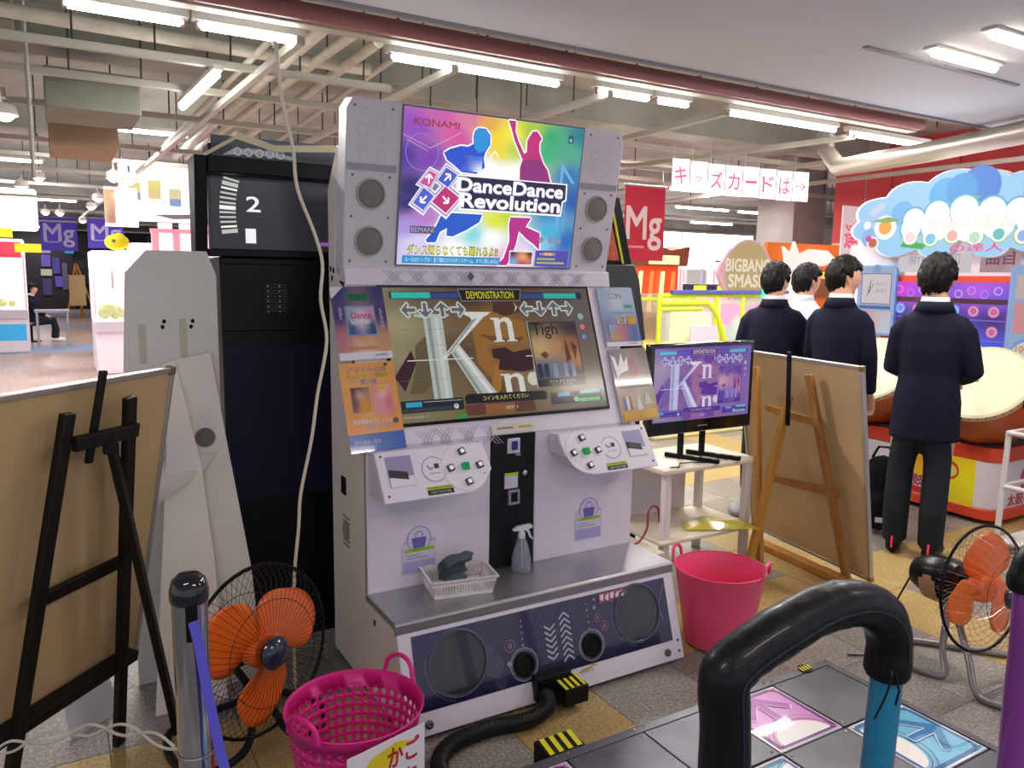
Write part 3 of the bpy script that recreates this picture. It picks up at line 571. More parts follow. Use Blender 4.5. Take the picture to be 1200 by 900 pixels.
for sgn in (-1, 1):
    for h, r in ((.285, .053), (.115, .053)):
        c = mp(sgn*.503, h-.002, 0)
        o = M().lathe([(.0005, .006), (r*.8, .006), (r-.004, .003)], c, 32, ax=mn).build('speaker', grl, mq)
        M().lathe([(r-.004, .001), (r-.003, .007), (r+.002, .007), (r+.004, 0)], c, 32, ax=mn).build('speaker_rim', mat('rim_beige', 'B8B0A8', .4, .3), mq)
    q = M()
    for x, h in ((-.07, .345), (.07, .345), (-.07, .2), (.07, .2), (-.07, .04), (.07, .04), (-.07, .58), (.07, .58)): q.lathe([(.005, 0), (.004, .0025), (.0005, .0025)], mp(sgn*.503+x, h, 0), 8, ax=mn)
    q.build('panel_screws', mat('bolt_grey', '6C6874'), mq, kind='stuff')
    M().obox(mp(sgn*.503, .375, .0015), (1, 0, 0), mv, mn, .093, .012, .0015).build('panel_seam', mat('seam_grey', 'AAA4B0', .5), mq)
    P = Pr(.18, .2)
    for k in range(6): P.ring(.3+.35*(k % 2)+.05*math.sin(k*3), .15+.15*k, .06+.03*(k % 3), .008, 'B8B2BC', 18)
    P.build('faint_ring_print', mq, mp(sgn*.503-.09, .59, 0), (1, 0, 0), mv)
# control pods
btn_dark = mat('button_frame', '3C3C44', .3); btn_w = mat('button_white', 'ECECF4', .25, emit=.25); btn_g = mat('button_green', '1C9048', .25, emit=.25)
def pod(s_):      # s_=-1 left, +1 right; panel tilts back
    pv = Vector((0, .105, .155)).normalized(); pn = Vector((1, 0, 0)).cross(pv); ob = Vector((0, .215, .765)); hh = .182
    def pt(x, h, d=0): return ob+Vector((1, 0, 0))*x+pv*h+pn*d
    if s_ < 0: outl = [(-.595, -.004), (-.255, -.004), (-.205, .03), (-.165, .075), (-.175, .18), (-.21, hh), (-.595, hh)]
    else: outl = [(.595, -.004), (.265, -.004), (.205, .04), (.165, .09), (.16, .15), (.163, hh), (.595, hh)]
    o = M().prism(outl, lambda a, b, k: pt(a, b, 0) if k == 0 else Vector((a*.995, .372, pt(a, b).z*.985+.012))).build('control_pod', white_pl, dc, bevel=.004)
    d = M().prism(outl, lambda a, b, k: pt(a, b, .001+.008*k)).build('control_panel', mat('pod_face_white', 'EFEAF6', .3), dc, bevel=.003)
    cx = -.27 if s_ < 0 else .262; cz = .093
    M().lathe([(.092, .009), (.090, .0115), (.0005, .0115)], pt(cx, cz), 36, ax=pn).build('button_disc', mat('pod_disc', 'F4F0FA', .25), d)
    for dx, dz in ((0, .058), (0, -.058), (-.058, 0), (.058, 0)):
        M().obox(pt(cx+dx, cz+dz, .015), Vector((1, 0, 0))+pv*.25, pv-Vector((1, 0, 0))*.25, pn, .0125, .0125, .006, 0).build('button', btn_dark, d, bevel=.002)
        M().obox(pt(cx+dx, cz+dz, .021), Vector((1, 0, 0))+pv*.25, pv-Vector((1, 0, 0))*.25, pn, .0075, .0075, .002, 0).build('button_cap', btn_w, d, bevel=.001)
    M().obox(pt(cx, cz, .017), (1, 0, 0), pv, pn, .0135, .0135, .008).build('button', btn_g, d, bevel=.002)
    rx = -.39 if s_ < 0 else .39
    P = Pr(.1, .1); P.disc(.5, .5, .46, 'F0ECF6', 36); P.ring(.5, .5, .47, .03, '9C98A8', 36); P.text('KONAMI', .28, .62, .72, .68, '8C8898'); P.rect(.52, .3, .7, .48, '3C3848'); P.path([(.26, .34), (.36, .5), (.46, .45)], .05, '8884A0'); P.build('reader_badge', d, pt(rx-.05, .148, .009), (1, 0, 0), pv)
    P = Pr(.1, .03); P.rect(0, 0, 1, .42, 'B4CC28'); P.rect(0, .42, 1, 1, '24242C'); P.text('e-amusement pass', .08, .08, .92, .36, '505818'); P.text('CARD TOUCH HERE', .1, .58, .9, .85, 'D8D8C8'); P.build('card_sticker', d, pt(rx-.05+(0.005 if s_ < 0 else 0), .035, .009), (1, 0, 0), pv)
    tx = s_*.515
    M().obox(pt(tx, .105, .0045), (1, 0, 0), pv, pn, .05, .058, .0055).build('card_tray_recess', mat('tray_lilac', 'A39CC4', .4), d, bevel=.004)
    M().obox(pt(tx, .067, .0105), (1, 0, 0), pv, pn, .046, .018, .003).build('card_tray_lip', mat('pod_disc', 'F4F0FA'), d, bevel=.002)
    M().obox(pt(tx-.01, .092, .012), Vector((1, 0, 0))-pv*.2, pv, pn, .034, .014, .004).build('card_slot', mat('slot_dark_grey', '38363C', .5), d, bevel=.002)
    for x, h in ((s_*.575, .02), (s_*.575, .165), (-.2*(s_ < 0)+.2*(s_ > 0), .06)): M().lathe([(.005, .009), (.004, .0115), (.0005, .0115)], pt(x, h), 8, ax=pn).build('screw', mat('bolt_grey', '6C6874'), d)
pod(-1); pod(1)
# shopping-bag stickers on the front panels
for x in (-.40, .37):
    P = Pr(.135, .18)
    P.poly([(0, 1), (0, .36), (.12, .3), (1, .3), (1, 1)], 'C4BCE0'); P.rect(.02, .36, .98, .99, 'DAD4EA'); P.disc(.5, .28, .36, '8A84C8', 30); P.disc(.5, .28, .335, 'DAD4EC', 30)
    P.poly([(.28, .25), (.72, .25), (.67, .48), (.33, .48)], '7068C0'); P.ring(.5, .2, .12, .025, '7068C0', 20); P.rect(.08, .47, .95, .54, 'A8CC28'); P.text('お荷物はこちら', .25, .485, .8, .525, '486010')
    P.rect(.12, .6, .5, .62, '9C98B0'); P.rect(.12, .66, .75, .68, '9C98B0'); P.rect(.04, .74, .96, .98, 'ADA6DC')
    P.build('bag_sticker', dc, (x-.067, .375, .62 if x > 0 else .615))
# left flank details
M().box(-HW-.003, -HW+.002, .60, .655, .695, .765).build('flank_socket', blackm, dc, bevel=.003)
q = M()
for k in range(7): q.box(-HW-.003, -HW, .565, .635, .50+k*.018, .508+k*.018)
q.lathe([(.032, .0), (.034, .004), (.03, .005), (.024, .003), (.0005, .004)], (-HW-.002, .60, .56), 20, ax=(-1, 0, 0))
q.build('fan_grille', mat('vent_grey', '9C988C', .6), dc)
for y, z in ((.70, 1.53), (.70, 1.42), (.72, 1.50), (.3, .30), (.3, .1), (.735, 1.535), (.735, 1.425)): M().box(-HW-.003, -HW, y, y+.012, z, z+.02).build('hinge_slot', blackm, dc)
# ---------------------------------------------------------------- flyers clipped beside the screen
def flyer(label, x0, x1, zt_, zb_, fn, chamfer=False, lean=.0):
    # sheet holder standing on the screen-surround plane
    w = x1-x0; cx = (x0+x1)/2; yt = 2.18+by(zt_)-.012; h = (zt_-zb_)/sv.z
    t = thing('flyer', label, 'flyer', (cx, yt, zt_))
    u = Vector((1, 0, lean)).normalized(); vv_ = (sv-u*sv.dot(u)).normalized(); n = u.cross(vv_)
    pts = [(-w/2, 0), (w/2, 0), (w/2, -h), (-w/2, -h)] if not chamfer else [(-w/2+.05, 0), (w/2, 0), (w/2, -h), (-w/2, -h), (-w/2, -.05)]
    M().prism(pts, lambda a, b, k: u*a+vv_*b+n*(-.004*k)).build('card_holder', mat('acrylic_white', 'E4E0EA', .2, coat=.5), t)
    P = Pr(w, h, .00025); fn(P); P.build('paper', t, u*(-w/2), u, vv_, glossy, lift=.001)
def f1(P):
    P.grad([(.1, .05, '2C3C7C'), (.9, .05, '34407C'), (.1, .4, '3C3480'), (.9, .4, '2C3070'), (.5, .7, 'E0A070'), (.1, .75, 'C88088'), (.9, .75, 'D8A078'), (.5, .85, 'F0C8A0'), (.5, .98, 'F4E8E0')], 8, 12); P.poly([(0, 0), (.25, 0), (0, .17)], 'E8E4EC'); P.rect(0, .9, 1, 1, 'EDEAF0')
    P.rect(.3, .09, .7, .2, '2C7C5C'); P.text('ウルトラ', .34, .105, .66, .185, '103C30', .02); P.rect(.22, .27, .78, .68, '8CA0C8'); P.grad([(.3, .3, 'A0B8D0'), (.7, .3, 'D0A0C0'), (.5, .45, 'E8D8E8'), (.3, .6, '406890'), (.7, .6, '285880')], 6, 6, 3, (.25, .29, .76, .66)); P.text('Dance', .32, .36, .7, .44, 'D03C70', .03); P.text('Summer', .30, .45, .68, .52, 'F0F0F8', .03); P.text('初登場楽曲が', .2, .82, .8, .87, 'E09040', .02); P.text('夏の祭典', .86, .3, .92, .6, 'D8D8F0'); P.text('開催中', .10, .28, .16, .45, 'D8D8F0'); P.text('KONAMI', .68, .93, .9, .96, '505060')
def f2(P):
    P.grad([(.1, .05, 'F0B060'), (.9, .05, 'F0A850'), (.5, .4, 'F4B870'), (.1, .7, 'EE9C4C'), (.9, .7, 'F0A050')], 6, 8); P.rect(0, .8, 1, 1, '3468BC'); P.rect(.82, .02, .88, .05, '604028')
    P.text('アイドル応援', .15, .05, .85, .11, 'B080A0', .02); P.text('キャンペーン開催中', .12, .12, .88, .18, '98B840', .02); P.text('第三弾', .35, .19, .65, .25, '9C90C0', .02)
    P.grad([(.2, .3, '5C3440'), (.3, .35, 'E8C0A0'), (.2, .45, '784460'), (.35, .5, 'E8A030'), (.3, .3, '402430')], 6, 6, 3, (.15, .28, .48, .56)); P.grad([(.6, .3, 'F09898'), (.7, .35, 'F8C8C0'), (.8, .45, 'E87890'), (.65, .5, 'F0A0A8')], 6, 6, 3, (.52, .27, .88, .60)); P.rect(.65, .28, .78, .33, 'F0C830'); P.text('限定楽曲をプレイしよう', .12, .64, .88, .69, 'F0F0FF', .02); P.text('報酬を獲得できる', .35, .70, .85, .75, 'D0C0D8', .02); P.disc(.88, .68, .05, '705030'); P.text('2019.04.25 - 05.31', .08, .87, .55, .91, 'E8F0FF', .01)
def f3(P):
    P.grad([(.1, .1, 'A8C0DC'), (.9, .1, 'B8CCE4'), (.5, .3, 'D8E4EC'), (.5, .45, 'A0BCD8'), (.2, .7, '6C88B8'), (.8, .8, '5C7CB0'), (.5, .6, '9C8CA8'), (.3, .85, 'B0A8C0')], 7, 9); P.rect(0, .93, 1, 1, 'EDEAF0'); P.text('ここから', .3, .1, .65, .2, '505868', .01); P.rect(.68, .3, .92, .36, '60A8A0'); P.rect(.05, .42, .95, .45, '80B8C8'); P.rect(.42, .5, .65, .62, 'D8D4C0'); P.text('TOP', .44, .51, .63, .56, '403830', .03); P.text('20', .46, .57, .6, .61, '403830', .03); P.rect(.7, .5, .92, .64, 'D8A840'); P.grad([(.2, .65, '9CB0D0'), (.5, .75, 'C87890'), (.3, .85, 'C8A070'), (.8, .8, '5878B0')], 6, 5, 3, (.12, .64, .92, .9)); P.text('KONAMI', .6, .945, .85, .97, '505060')
def f4(P):
    P.grad([(.1, .1, '8C8890'), (.5, .2, 'A89490'), (.9, .1, '7C7878'), (.4, .5, '887478'), (.9, .5, '8C8480'), (.2, .9, 'B8A070'), (.8, .9, 'C8AC80'), (.5, .75, 'C0B4A8')], 7, 9); P.poly([(.4, .2), (.6, .12), (.7, .3), (.55, .45), (.42, .38)], 'A87878'); P.rect(.1, .52, .9, .55, '5C5458'); P.rect(.12, .66, .2, .84, '4870A8'); P.rect(.2, .66, .27, .84, 'E8E4E0'); P.rect(.27, .66, .33, .84, 'B04848'); P.poly([(.45, .85), (.52, .65), (.62, .85)], 'E0DCD4'); P.poly([(.66, .8), (.75, .58), (.9, .78)], 'C8C8C0'); P.grad([(.2, .95, 'D8A840'), (.5, .88, 'D09850'), (.8, .95, 'E0B850')], 6, 3, 3, (.05, .86, .95, .98)); P.poly([(.02, .08), (.12, .12), (.16, .25), (.3, .05), (.33, .2), (.45, .1), (.42, .3), (.2, .34), (.1, .4)], 'F4F4F8')
flyer('navy and orange night-sky flyer left of the dance screen, upper one', -.66+1.518, -.462+1.518, 1.482, 1.225, f1, True, .02)
flyer('orange flyer with blue foot left of the dance screen, lower one', -.665+1.518, -.460+1.518, 1.215, .915, f2, False, .02)
flyer('pale blue sky flyer right of the dance screen, upper one', .520+1.518, .712+1.518, 1.485, 1.235, f3)
flyer('brownish flyer in a shiny sleeve right of the dance screen, lower one', .520+1.518, .722+1.518, 1.225, .925, f4, False, .02)
# ================================================================ DANCE STAGE
def shift(mb, l): mb.v = [(a-l[0], b-l[1], c-l[2]) for a, b, c in mb.v]; return mb
SL = (1.49, 1.27, 0)
st = thing('dance_stage', 'low steel dance stage with lit arrow panels in front of the dance cabinet', 'dance stage', SL)
stage_m = mat('stage_steel', '66656C', .42, .75, noise_=.18, scale=5)
shift(M().box(.60, 2.375, .78, 1.735, .012, .142), SL).build('stage_body', mat('stage_side_grey', '5C5C66', .5, .4), st, bevel=.006)
q = M()
q.box(.60, 2.375, 1.703, 1.735, .142, .151); q.box(.60, 2.375, .78, .842, .142, .151); q.box(.60, .632, .842, 1.703, .142, .151); q.box(2.348, 2.375, .842, 1.703, .142, .151)
shift(q, SL).build('edge_trim', stage_m, st, bevel=.002, kind='stuff')
def arrow_print(col, dark, pale):
    P = Pr(.262, .262, .0002)
    P.grad([(.5, .1, pale), (.1, .5, pale), (.9, .5, pale), (.5, .5, pale), (.5, .95, 'D8CCD8')], 6, 6)
    P.path([(.1, .03), (.9, .03), (.97, .1), (.97, .97), (.03, .97), (.03, .1)], .055, dark, True)
    k = 22; P.poly([(.5-.4, .96)]+[(.5-.4*math.cos(PI*i/k), .96-.30*math.sin(PI*i/k)) for i in range(k+1)], 'F6F2EE')
    P.path([(.5-.44*math.cos(PI*i/k), .96-.34*math.sin(PI*i/k)) for i in range(k+1)], .012, col); P.path([(.5-.49*math.cos(PI*i/k), .96-.41*math.sin(PI*i/k)) for i in range(k+1)], .008, col)
    P.line((.5, .62), (.5, .18), .12, col); P.line((.5, .10), (.18, .42), .11, col); P.line((.5, .10), (.82, .42), .11, col)
    P.path([(.14, .40), (.2, .47), (.44, .24), (.44, .6), (.56, .6), (.56, .24), (.8, .47), (.86, .40)], .012, 'F8E8F8'); return P
APm = {}
plate = M().box(-.1405, .1405, -.1405, .1405, -.004, .0035).build('steel_plate', stage_m, st, bevel=.002)
xs = [.635+.285*(i+.5) for i in range(6)]; ys = [1.703-.287*(j+.5) for j in range(3)]
first = True; arrows = {}
for i, x in enumerate(xs):
    for j, y in enumerate(ys):
        c = i % 3; k = {(1, 0): 0, (2, 1): -PI/2, (1, 2): PI, (0, 1): PI/2}.get((c, j))
        if k is None:
            o = plate if first else plate.copy()
            if not first: C.objects.link(o)
            first = False; o.parent = st; o.location = (x-SL[0], y-SL[1], .147)
        else:
            pink = j != 1; key = 'pink' if pink else 'blue'
            if key not in arrows:
                a = M().box(-.139, .139, -.139, .139, -.004, .003).build('arrow_panel', mat('panel_acrylic', 'D8D4E0', .12, coat=1.), st, bevel=.002)
                P = arrow_print('A418A4', '6C147C', 'D888D0') if pink else arrow_print('1078B0', '0C5C90', '60B8D8')
                b = P.build('arrow_print', a, (-.131, .131, .003), (1, 0, 0), (0, 1, 0), vmat('panel_print', emit=.05, rough=.3, coat=.3)); arrows[key] = (a, b)
                a['label'] = 'magenta arrow panel' if pink else 'blue arrow panel'
            else:
                a0, b0 = arrows[key]; a = a0.copy(); C.objects.link(a); b = b0.copy(); C.objects.link(b); b.parent = a
            a.parent = st; a.location = (x-SL[0], y-SL[1], .147); a.rotation_euler = (0, 0, k)
q = M()
for i in range(7):
    for j in range(4):
        for dx, dy in ((-.02, -.02), (.02, -.02), (-.02, .02), (.02, .02)):
            x, y = .635+.285*i+dx, 1.703-.287*j+dy
            if .61 < x < 2.37 and .79 < y < 1.73: q.lathe([(.0045, 0), (.004, .0025), (.0005, .003)], (x, y, .1505), 8)
shift(q, SL).build('panel_bolts', chrome, st, kind='stuff')
hz = hazard(st, 1.17-SL[0], 1.30-SL[0], 1.737-SL[1], 1.825-SL[1], .055, .150)
P = Pr(.05, .03)
for k in range(4): P.poly([(.02+k*.26, .96), (.14+k*.26, .96), (.2+k*.26, .04), (.08+k*.26, .04)], 'E6E020')
o = shift(M().lathe([(.001, .004), (.026, .004), (.026, 0)], (2.25, 1.722, .151), 16), SL).build('corner_sticker', blackm, st)
P.build('hazard_stripe', o, (2.225-SL[0], 1.736-SL[1], .1555), (1, 0, 0), (0, 1, 0))
foamm = mat('black_foam_wrap', '0E0E13', .42, bump=.25, scale=30, coat=.12)
def hoop(xl, pc, lfoam, rfoam, ln):
    cxr = xl
    pts = [(.005, .15), (.003, .76), (-.008, .895), (.012, .924), (.06, .942), (.13, .959), (.20, .972), (.27, .972), (.335, .957), (.388, .925), (.416, .872), (.418, .80), (.41, .60), (.40, .15)]
    p3 = [(xl+a-SL[0], .82-SL[1], z) for a, z in pts]
    r = M().tube(p3, .029, 16).build('handrail', mat(ln+'_pipe_paint', pc, .28, coat=.5), st)
    cut = [p for p in p3 if (p[0] < xl+.2-SL[0] and p[2] > lfoam) or (p[0] >= xl+.2-SL[0] and p[2] > rfoam)]
    lo = [p for p in p3 if p[0] < xl+.2-SL[0]][0]
    a = (cut[0][0], cut[0][1], lfoam); b = (cut[-1][0]+.001, cut[-1][1], rfoam)
    path = [a]+cut+[b]
    # smooth densified path with slight lumps
    d = []
    for i in range(len(path)-1):
        for k in range(5):
            t = k/5; P0 = Vector(path[max(i-1, 0)]); P1 = Vector(path[i]); P2 = Vector(path[i+1]); P3 = Vector(path[min(i+2, len(path)-1)])
            d.append(.5*((2*P1)+(P2-P0)*t+(2*P0-5*P1+4*P2-P3)*t*t+(3*P1-P0-3*P2+P3)*t**3))
    d.append(Vector(path[-1])); R_ = [.041+.0006*math.sin(i*1.7)+.0008*math.sin(i*.6) for i in range(len(d))]; R_[0] = R_[-1] = .036
    M().tube(d, R_, 20).build('foam_wrap', foamm, r)
    M().tube([p-Vector((0, .0405, 0)) for p in d[4:-3]], .0022, 6).build('wrap_seam', mat('tape_sheen', '2C2C44', .2), r)
    return r, d
h1, dd = hoop(.888, '1E86B0', .30, .80, 'blue')
h2, _ = hoop(1.797, '8A3C98', .885, .885, 'purple')
M().tube(smooth([(1.272-SL[0], .80-SL[1], .84), (1.25-SL[0], .775-SL[1], .835), (1.225-SL[0], .77-SL[1], .80), (1.20-SL[0], .77-SL[1], .77)]), .0022, 6).build('tie_cord', blackp, h1)
M().tube([(1.283-SL[0], .79-SL[1], .83), (1.276-SL[0], .775-SL[1], .80), (1.268-SL[0], .775-SL[1], .775)], .0022, 6).build('tie_cord', blackp, h1)
# hose from cabinet to stage
hp = [(1.425, 2.145, .072), (1.40, 2.10, .055), (1.32, 2.09, .035), (1.20, 2.115, .032), (1.08, 2.11, .032), (.99, 2.07, .032), (.94, 1.99, .032), (.95, 1.90, .032), (1.02, 1.84, .034), (1.12, 1.80, .05), (1.20, 1.79, .08)]
ds = []
for i in range(len(hp)-1):
    for k in range(8):
        t = k/8; P0, P1, P2, P3 = [Vector(hp[min(max(j, 0), len(hp)-1)]) for j in (i-1, i, i+1, i+2)]
        ds.append(.5*((2*P1)+(P2-P0)*t+(2*P0-5*P1+4*P2-P3)*t*t+(3*P1-P0-3*P2+P3)*t**3))
L0 = ds[0].copy()
fine = []
for i in range(len(ds)-1):
    for k in range(3): fine.append(ds[i].lerp(ds[i+1], k/3)-Vector((L0.x, L0.y, 0)))
o = M().tube(fine, [.0275+.0018*(i % 2) for i in range(len(fine))], 14).build('corrugated_hose', mat('hose_black', '1A1A1C', .45)); tag(o, 'thick black corrugated hose curling from the cabinet base to the stage', 'hose', loc=(L0.x, L0.y, 0))

# ================================================================ THINGS ON THE STEP SHELF
sb = thing('slotted_basket', 'small white slotted plastic basket on the steel step shelf', 'basket', (1.23, 2.452, .387), rad(-10))
wb = mat('basket_white', 'ECE8E4', .4)
A0, B0, A1, B1, hb = .108, .070, .122, .084, .070
M().box(-A0, A0, -B0, B0, 0, .004).build('basket_floor', wb, sb, bevel=.001)
M().add([(s*(A1+.006*k), t*(B1+.006*k), hb-.004*k*0) for k in (0, 1) for s, t in ((-1, -1), (1, -1), (1, 1), (-1, 1))]+[(s*(A1+.006), t*(B1+.006), hb-.008) for s, t in ((-1, -1), (1, -1), (1, 1), (-1, 1))], [(i, (i+1) % 4, 4+(i+1) % 4, 4+i) for i in range(4)]+[(4+i, 4+(i+1) % 4, 8+(i+1) % 4, 8+i) for i in range(4)]).build('basket_rim', wb, sb, solid=.003)
q = M()
for sd in range(4):
    n = 22 if sd % 2 == 0 else 14
    for k in range(n+1):
        f = -1+2*k/n
        def at_(z):
            t = z/hb; a, b = A0+(A1-A0)*t, B0+(B1-B0)*t
            return [(f*a, -b, z), (a, f*b, z), (f*a, b, z), (-a, f*b, z)][sd]
        q.beam(at_(0), at_(hb), .0045, .002)
    a = [(-1, -1), (1, -1), (1, 1), (-1, 1)][sd]; b = [(1, -1), (1, 1), (-1, 1), (-1, -1)][sd]
    for z, hh in ((.006, .012), (.058, .02)):
        t = z/hb; aa, bb = A0+(A1-A0)*t, B0+(B1-B0)*t; q.beam((a[0]*aa, a[1]*bb, z), (b[0]*aa, b[1]*bb, z), .002, hh)
q.build('slotted_wall', wb, sb, kind='stuff')
ct = thing('folded_cloth', 'slate grey folded cleaning cloth lying in the white basket', 'cloth', (1.225, 2.455, .412), rad(5))
sec = []
for i in range(15): a = -1.3+i*.29; sec.append((.042*math.cos(a)+.010*math.sin(i), .046+.040*math.sin(a)))
q = M(); vs = []
for k, x in enumerate((-.062, -.03, 0, .03, .06)): vs += [(x+.004*math.sin(i+k), y*(1-.12*abs(k-2)*.5)+.006*math.sin(i*1.3+k), z+.012*math.sin(k*1.4)+.03*(k/4)) for i, (y, z) in enumerate(sec)]
n = len(sec); q.add(vs, [(k*n+i, k*n+i+1, (k+1)*n+i+1, (k+1)*n+i) for k in range(4) for i in range(n-1)])
cm = mat('slate_cloth', '4E5C66', .9, bump=.5, scale=180)
q.build('cloth_fold', cm, ct, solid=.006, subsurf=1)
M().ball((-.01, -.005, .02), (.055, .035, .018), 12).build('cloth_layer', cm, ct, subsurf=1)
sp_ = thing('spray_bottle', 'clear spray bottle with white trigger head standing before the black coin door', 'bottle', (1.53, 2.502, .387), rad(-15))
clr = mat('clear_plastic', 'E8ECF2', .1, trans=.75, alpha=.55)
M().lathe([(.001, 0), (.036, 0), (.039, .006), (.038, .05), (.030, .085), (.018, .125), (.012, .135)], n=24).build('bottle_body', clr, sp_, solid=.0015)
M().lathe([(.001, .003), (.034, .003), (.036, .008), (.035, .048), (.001, .048)], n=20).build('liquid', mat('liquid_clear', 'C8CCD8', .05, trans=.7, alpha=.5), sp_)
wt = mat('trigger_white', 'E8E6EE', .35)
M().lathe([(.014, .132), (.014, .15), (.012, .152), (.009, .165)], n=18, caps=True).build('collar', wt, sp_)
M().prism([(-.038, .166), (-.02, .178), (.03, .186), (.042, .18), (.043, .17), (.012, .16), (-.02, .160), (-.036, .160)], lambda a, b, k: (a, .009*(1-2*k), b)).build('spray_head', wt, sp_, bevel=.003)
M().tube([(.018, 0, .165), (.030, 0, .15), (.034, 0, .135), (.046, 0, .122)], [.006, .0055, .0045, .003], 8).build('trigger', wt, sp_)
M().tube([(0, 0, .13), (.003, 0, .012)], .002, 6).build('dip_tube', wt, sp_)

# ================================================================ TUBS
def tub(t, m_, r0_, r1_, h, hole=False):
    if not hole:
        M().lathe([(.001, .003), (r0_-.012, .003), (r0_, .012), (r0_+(r1_-r0_)*.5, h*.5), (r1_, h-.012), (r1_+.004, h-.006), (r1_+.004, h), (r1_, h+.001)], n=48).build('tub_wall', m_, t, solid=.004)
    else:
        q = M(); nr, nc = 9, 40; z0_, z1_ = .05, h-.045
        def pt(a, z, dr=0): r = r0_+(r1_-r0_)*z/h+dr; return (r*math.cos(a), r*math.sin(a), z)
        q.lathe([(.001, .003), (r0_-.012, .003), (r0_, .012), (r0_+(r1_-r0_)*z0_/h, z0_)], n=nc); q.lathe([(r0_+(r1_-r0_)*z1_/h, z1_), (r1_, h-.008), (r1_+.005, h-.004), (r1_+.004, h)], n=nc)
        for j in range(nr):
            for i in range(nc):
                a0_, a1_ = 2*PI*i/nc, 2*PI*(i+1)/nc; za, zb_ = z0_+(z1_-z0_)*j/nr, z0_+(z1_-z0_)*(j+1)/nr; am, zm = (a0_+a1_)/2, (za+zb_)/2
                out_ = [pt(a0_, za), pt(am, za), pt(a1_, za), pt(a1_, zm), pt(a1_, zb_), pt(am, zb_), pt(a0_, zb_), pt(a0_, zm)]
                ra = (a1_-a0_)*.34; rz = ra*(r0_+r1_)/2
                ang = [-3*PI/4, -PI/2, -PI/4, 0, PI/4, PI/2, 3*PI/4, PI]
                inn = [pt(am+ra*math.cos(g), zm+rz*math.sin(g)) for g in ang]
                q.add(out_+inn, [(k, (k+1) % 8, 8+(k+1) % 8, 8+k) for k in range(8)])
        # weld seams
        o = q.build('tub_wall', m_, t, solid=.0035)
        bm = bmesh.new(); bm.from_mesh(o.data); bmesh.ops.remove_doubles(bm, verts=bm.verts, dist=.0004); bmesh.ops.recalc_face_normals(bm, faces=bm.faces); bm.to_mesh(o.data); bm.free()
    for a in (0, PI):
        c, s_ = math.cos(a), math.sin(a); pts = []
        for k in range(13):
            u = -1+k/6; pts.append((c*(r1_+.002+.012*(1-u*u))-s_*u*.055, s_*(r1_+.002+.012*(1-u*u))+c*u*.055, h-.008+.062*math.sqrt(max(0, 1-u*u))**.8))
        M().tube(pts, (.007), 8).build('tub_handle', m_, t)
pk = mat('hot_pink_plastic', 'E83C86', .35)
pk2 = mat('coral_pink_plastic', 'F2527E', .32)
t1 = thing('perforated_tub', 'bright magenta tub with round holes and a white sign tied on', 'basket', (.665, 1.965, 0), rad(28)); tub(t1, mat('magenta_plastic', 'E0288C', .35), .135, .188, .345, True)
t2 = thing('flexible_tub', 'plain coral pink flexible tub on the floor right of the dance cabinet', 'basket', (2.36, 2.255, 0), rad(118)); tub(t2, pk2, .135, .185, .335)
sg = thing('sign_card', 'white card with red and yellow lettering hanging on the magenta tub', 'sign', (.675, 1.762, .115), rad(14))
M().box(-.115, .125, -.006, -.003, .0, .225).build('card_sheet', mat('card_white', 'F0ECF0', .4), sg)
P = Pr(.24, .225); P.poly([(.1, .3), (.3, .12), (.62, .06), (.8, .12), (.55, .3), (.3, .36)], 'E8D828'); P.text('かご', .5, .1, .92, .36, 'C02838', .04); P.text('お荷物', .12, .45, .88, .65, 'C02838', .03); P.text('こちらへ', .12, .72, .88, .9, '3C3C44', .02); P.build('card_print', sg, (-.115, -.006, .225))

# ================================================================ FANS
def grille(t, R_, dep, n, wm, rm, ax, front=True, hub=.05, wr=.0013, rr=.006):
    # ax: forward axis; local frame about origin
    ax = Vector(ax).normalized(); u = ax.cross(Vector((0, 0, 1))).normalized(); w = u.cross(ax)
    def P_(r, a, d): return u*r*math.cos(a)+w*r*math.sin(a)+ax*d
    sgn = 1 if front else -1; q = M()
    for i in range(n):
        a = 2*PI*i/n; q.tube([P_(hub*.8, a, sgn*dep), P_(R_*.55, a+.08, sgn*dep*.98), P_(R_*.85, a+.12, sgn*dep*.7), P_(R_*.99, a+.13, sgn*.008)], wr, 4, caps=False)
    q.build('front_wires' if front else 'rear_wires', wm, t, kind='stuff')
    for r, d, k in ((R_, 0, rr), (R_*.62, dep*.96, wr*1.3)): M().tube([P_(r, 2*PI*i/48, sgn*d) for i in range(48)], k, 8, closed=True).build('guard_ring', rm, t)
def blades(t, R_, ax, m_, rot, hubm, hubr=.055):
    ax = Vector(ax).normalized(); u = ax.cross(Vector((0, 0, 1))).normalized(); w = u.cross(ax)
    for k in range(3):
        a0_ = rot+2*PI*k/3; q = M(); vs = []; N = 9; K = 8
        for i in range(N+1):
            f = i/N; r = hubr*.7+(R_*.90-hubr*.7)*f; wd = .42+.88*math.sin(PI*min(f*.8+.14, 1))**.7*(1-.25*f); lead = .30*f
            for j in range(K+1):
                g = -1+2*j/K; a = a0_+lead+g*wd*(.62 if f < .08 else .72); d = g*.026*(1-.3*f)
                rr_ = r-(.06*R_*(g*g)*(f**3)*2.5); vs.append(u*rr_*math.cos(a)+w*rr_*math.sin(a)+ax*d)
        q.add(vs, [(i*(K+1)+j, i*(K+1)+j+1, (i+1)*(K+1)+j+1, (i+1)*(K+1)+j) for i in range(N) for j in range(K)])
        q.build('blade', m_, t, solid=.0025)
    M().lathe([(.001, .03), (hubr*.8, .028), (hubr, .01), (hubr, -.03)], n=24, ax=ax).build('blade_hub', m_, t)
orange = mat('orange_blade', 'F8701C', .3, alpha=.93, coat=.3)
fa = Vector((.45, -.88, .10)).normalized(); F1 = (.50, 2.36, 0)
